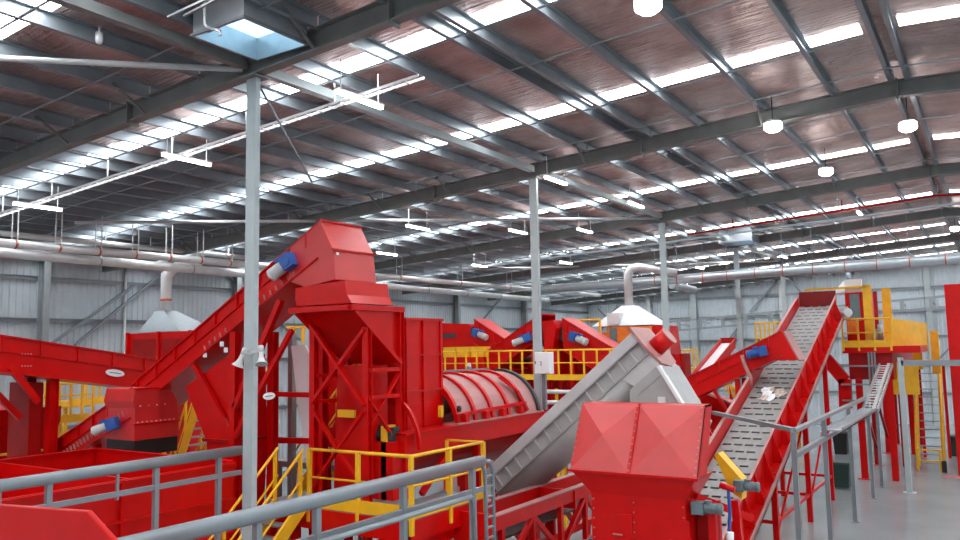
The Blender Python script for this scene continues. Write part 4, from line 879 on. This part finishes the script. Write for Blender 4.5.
a, b = P(536, 290, Y=YDU), P(1000, 255, Y=YDU); part(t, 'duct', GALB, cyl(a, b, .22, n=18))
for x in (655, 677, 703, 727, 755, 783, 813, 845, 877, 910, 946):
    q = a+(b-a)*((P(x, 270, Y=YDU).x-a.x)/(b.x-a.x)); part(t, 'joint_band', ORB, cyl(q, q+V(.04, 0, 0), .232, n=18)); part(t, 'hanger', GAL, bar(q, V(q.x, q.y, RZ(q.x)-.4), .02))
part(t, 'branch', GALB, cyl(P(672, 285, Y=38.5), P(694, 290, Y=40.5), .2, n=12))
# cable trays
def tray(label, Y, xa, xb, dz, wd, m=WHITE, rung=.3, hang=2.4):
    t = thing('cable_tray', label, 'cable tray', ((xa+xb)/2, Y, RZ((xa+xb)/2)+dz))
    for o in (0, wd): part(t, 'tray_rail', m, bar((xa, Y+o, RZ(xa)+dz), (xb, Y+o, RZ(xb)+dz), .02, .05))
    n = int((xb-xa)/rung)
    for i in range(n): part(t, 'rung', m, bar((xa+(i+.5)*rung, Y, RZ(xa+(i+.5)*rung)+dz-.03), (xa+(i+.5)*rung, Y+wd, RZ(xa+(i+.5)*rung)+dz-.03), .03, .02))
    x = xa+.3
    while x < xb: part(t, 'hanger', m, bar((x, Y, RZ(x)+dz), (x, Y, RZ(x)-.15), .025)); x += hang
    return t
tray('white ladder cable tray carrying batten lights under a skylight strip', 10.42, -27, -7.95, -.6, .16)
tray('grey cable tray with a red pipe beside it crossing far under the roof', 31.3, -24, 3, -.6, .2, GAL, .6, 3.2)
t = thing('sprinkler_pipe', 'red sprinkler pipe under the far roof beside a grey cable tray', 'pipe', (-5, 32.2, 10.6))
part(t, 'pipe', RED, cyl((-10.5, 32.2, RZ(-10.5)-.55), (XR, 32.2, ZR-.55), .035, n=8), cyl((XR, 32.2, ZR-.55), (3, 32.2, RZ(3)-.55), .035, n=8)); part(t, 'drop', RED, bar((-8.6, 32.2, RZ(-8.6)-.55), (-8.6, 32.2, RZ(-8.6)-.1), .05), bar((-4.5, 32.2, RZ(-4.5)-.55), (-4.5, 32.2, RZ(-4.5)-.1), .05))
t = thing('wall_cable_ladder', 'grey cable ladder running along the far end wall behind the platform', 'cable tray', P(800, 312, Y=62))
a, b = P(668, 322, Y=62), P(946, 296, Y=62)
for o in (0, -.75): part(t, 'ladder_rail', WCOL, bar(a+V(0, 0, o), b+V(0, 0, o), .12, .16))
for i in range(11): q = a+(b-a)*((i+.5)/11); part(t, 'ladder_bracket', WCOL, bar(q, q+V(0, 0, -.75), .25, .2)); part(t, 'wall_arm', WCOL, bar(q+V(0, 0, -.3), V(q.x, Y1-.1, q.z-.3), .1))

# ceiling boxes
def plenum(x0, x1, y0, y1, z, label):
    t = thing('ceiling_plenum', label, 'vent', ((x0+x1)/2, (y0+y1)/2, z)); zt = RZ((x0+x1)/2)-.02
    for bx in (box(x0, x1, y0, y0+.02, z, zt), box(x0, x1, y1-.02, y1, z, zt), box(x0, x0+.02, y0+.02, y1-.02, z, zt), box(x1-.02, x1, y0+.02, y1-.02, z, zt)): part(t, 'side_sheet', GALB, bx)
    part(t, 'daylight_glow_sheet', BGLOW, box(x0+.03, x1-.03, y0+.03, y1-.03, zt-.08, zt-.04))  # added glowing sheet in place of daylight through the open top
    for bx in (box(x0-.03, x1+.03, y0-.03, y0, z, z+.04), box(x0-.03, x1+.03, y1, y1+.03, z, z+.04), box(x0-.03, x0, y0, y1, z, z+.04), box(x1, x1+.03, y0, y1, z, z+.04)): part(t, 'rim', GAL, bx)
    return t
plenum(-9.75, -8.62, 7.23, 8.46, 10.72, 'galvanised square ceiling box with blue daylight inside above the loudspeaker column')
plenum(-10.3, -8.8, 36.0, 37.3, 10.55, 'small galvanised ceiling box hanging above the long silver duct')
t = thing('drop_pipe', 'thin white bent pipe beside the ceiling box with blue daylight inside', 'pipe', P(207, 20, Y=7.1))
part(t, 'pipe', WHITE, tube([P(204, -5, Y=7.0), P(205, 24, Y=7.0), P(207, 27, Y=7.0), P(220, 31, Y=7.0), P(220, 36, Y=7.0)], .02, 6))
part(t, 'tray_end', GAL, bar(P(168, 17, Y=6.6), P(215, -5, Y=6.6), .03), bar(P(184, 16, Y=6.7), P(220, -3, Y=6.7), .03))
t = thing('smoke_detector', 'small white dome detector under the roof foil', 'detector', P(99, 40, Z=10.85))
c = P(99, 40, Z=10.85); part(t, 'dome', WHITE, lathe(c, (0, 0, -1), [(-.12, .055), (0, .06), (.05, .045), (.07, .01)], 12)); part(t, 'stem', WHITE, cyl(c+V(0, 0, .1), V(c.x, c.y, RZ(c.x)), .015, n=6))

# lamps
def batten(px, py, L=1.25, dz=-.72):
    r = RT*((px-480)/F_PX)-UP*((py-270)/F_PX)+FW
    k = (ZR+dz-CH-SL*XR)/(r.z-SL*r.x); c = V(r.x*k, r.y*k, CH+r.z*k)
    lb = 'white batten light hung below the white cable tray' if 10 < c.y < 11.3 and c.x < -8.5 else 'white batten light at the top of the electrical cabinet column' if 18 < c.y < 19.5 and -11 < c.x < -8.5 else 'small white batten light hung under the roof beyond the cabinet column' 
    t = thing('batten_light', lb, 'light', c, 'battens on the cable tray' if 'tray' in lb else 'battens in the far bays')
    if 'top of' in lb: del t['group']
    part(t, 'housing', WHITE, bar(c+V(0, -L/2, .05), c+V(0, L/2, .05), .09, .04)); part(t, 'tube', LAMP, bar(c+V(0, -L/2+.03, 0), c+V(0, L/2-.03, 0), .07, .05))
    for s in (-.4, .4): part(t, 'hanger', WHITE, bar(c+V(0, s*L, .07), V(c.x, c.y+s*L, RZ(c.x)-.1), .015))
for p in ((187, 160), (38, 207), (360, 100), (418, 228), (556, 181), (585, 231), (518, 232), (387, 254), (480, 266), (566, 263), (636, 205), (700, 268), (640, 283), (784, 257), (860, 214)): batten(*p)
def highbay(px, py, dz=-.75, s=.19):
    r = RT*((px-480)/F_PX)-UP*((py-270)/F_PX)+FW
    k = (ZR+dz-CH-SL*XR)/(r.z-SL*r.x); c = V(r.x*k, r.y*k, CH+r.z*k)
    t = thing('high_bay_light', 'bright high bay lamp hanging near the roof ridge', 'light', c, 'high bay lamps near the ridge')
    part(t, 'lens', LAMP, lathe(c, (0, 0, 1), [(-.10, s*.6), (-.04, s), (.08, s)], 16)); part(t, 'housing', WHITE, lathe(c+V(0, 0, .08), (0, 0, 1), [(0, s*1.02), (.05, s*.9), (.07, s*.4)], 16)); part(t, 'cord', DARK, cyl(c+V(0, 0, .14), V(c.x, c.y, RZ(c.x)-.05), .012, n=6))
for p in ((648, 6), (773, 127), (826, 172), (908, 127), (955, 229)): highbay(*p)
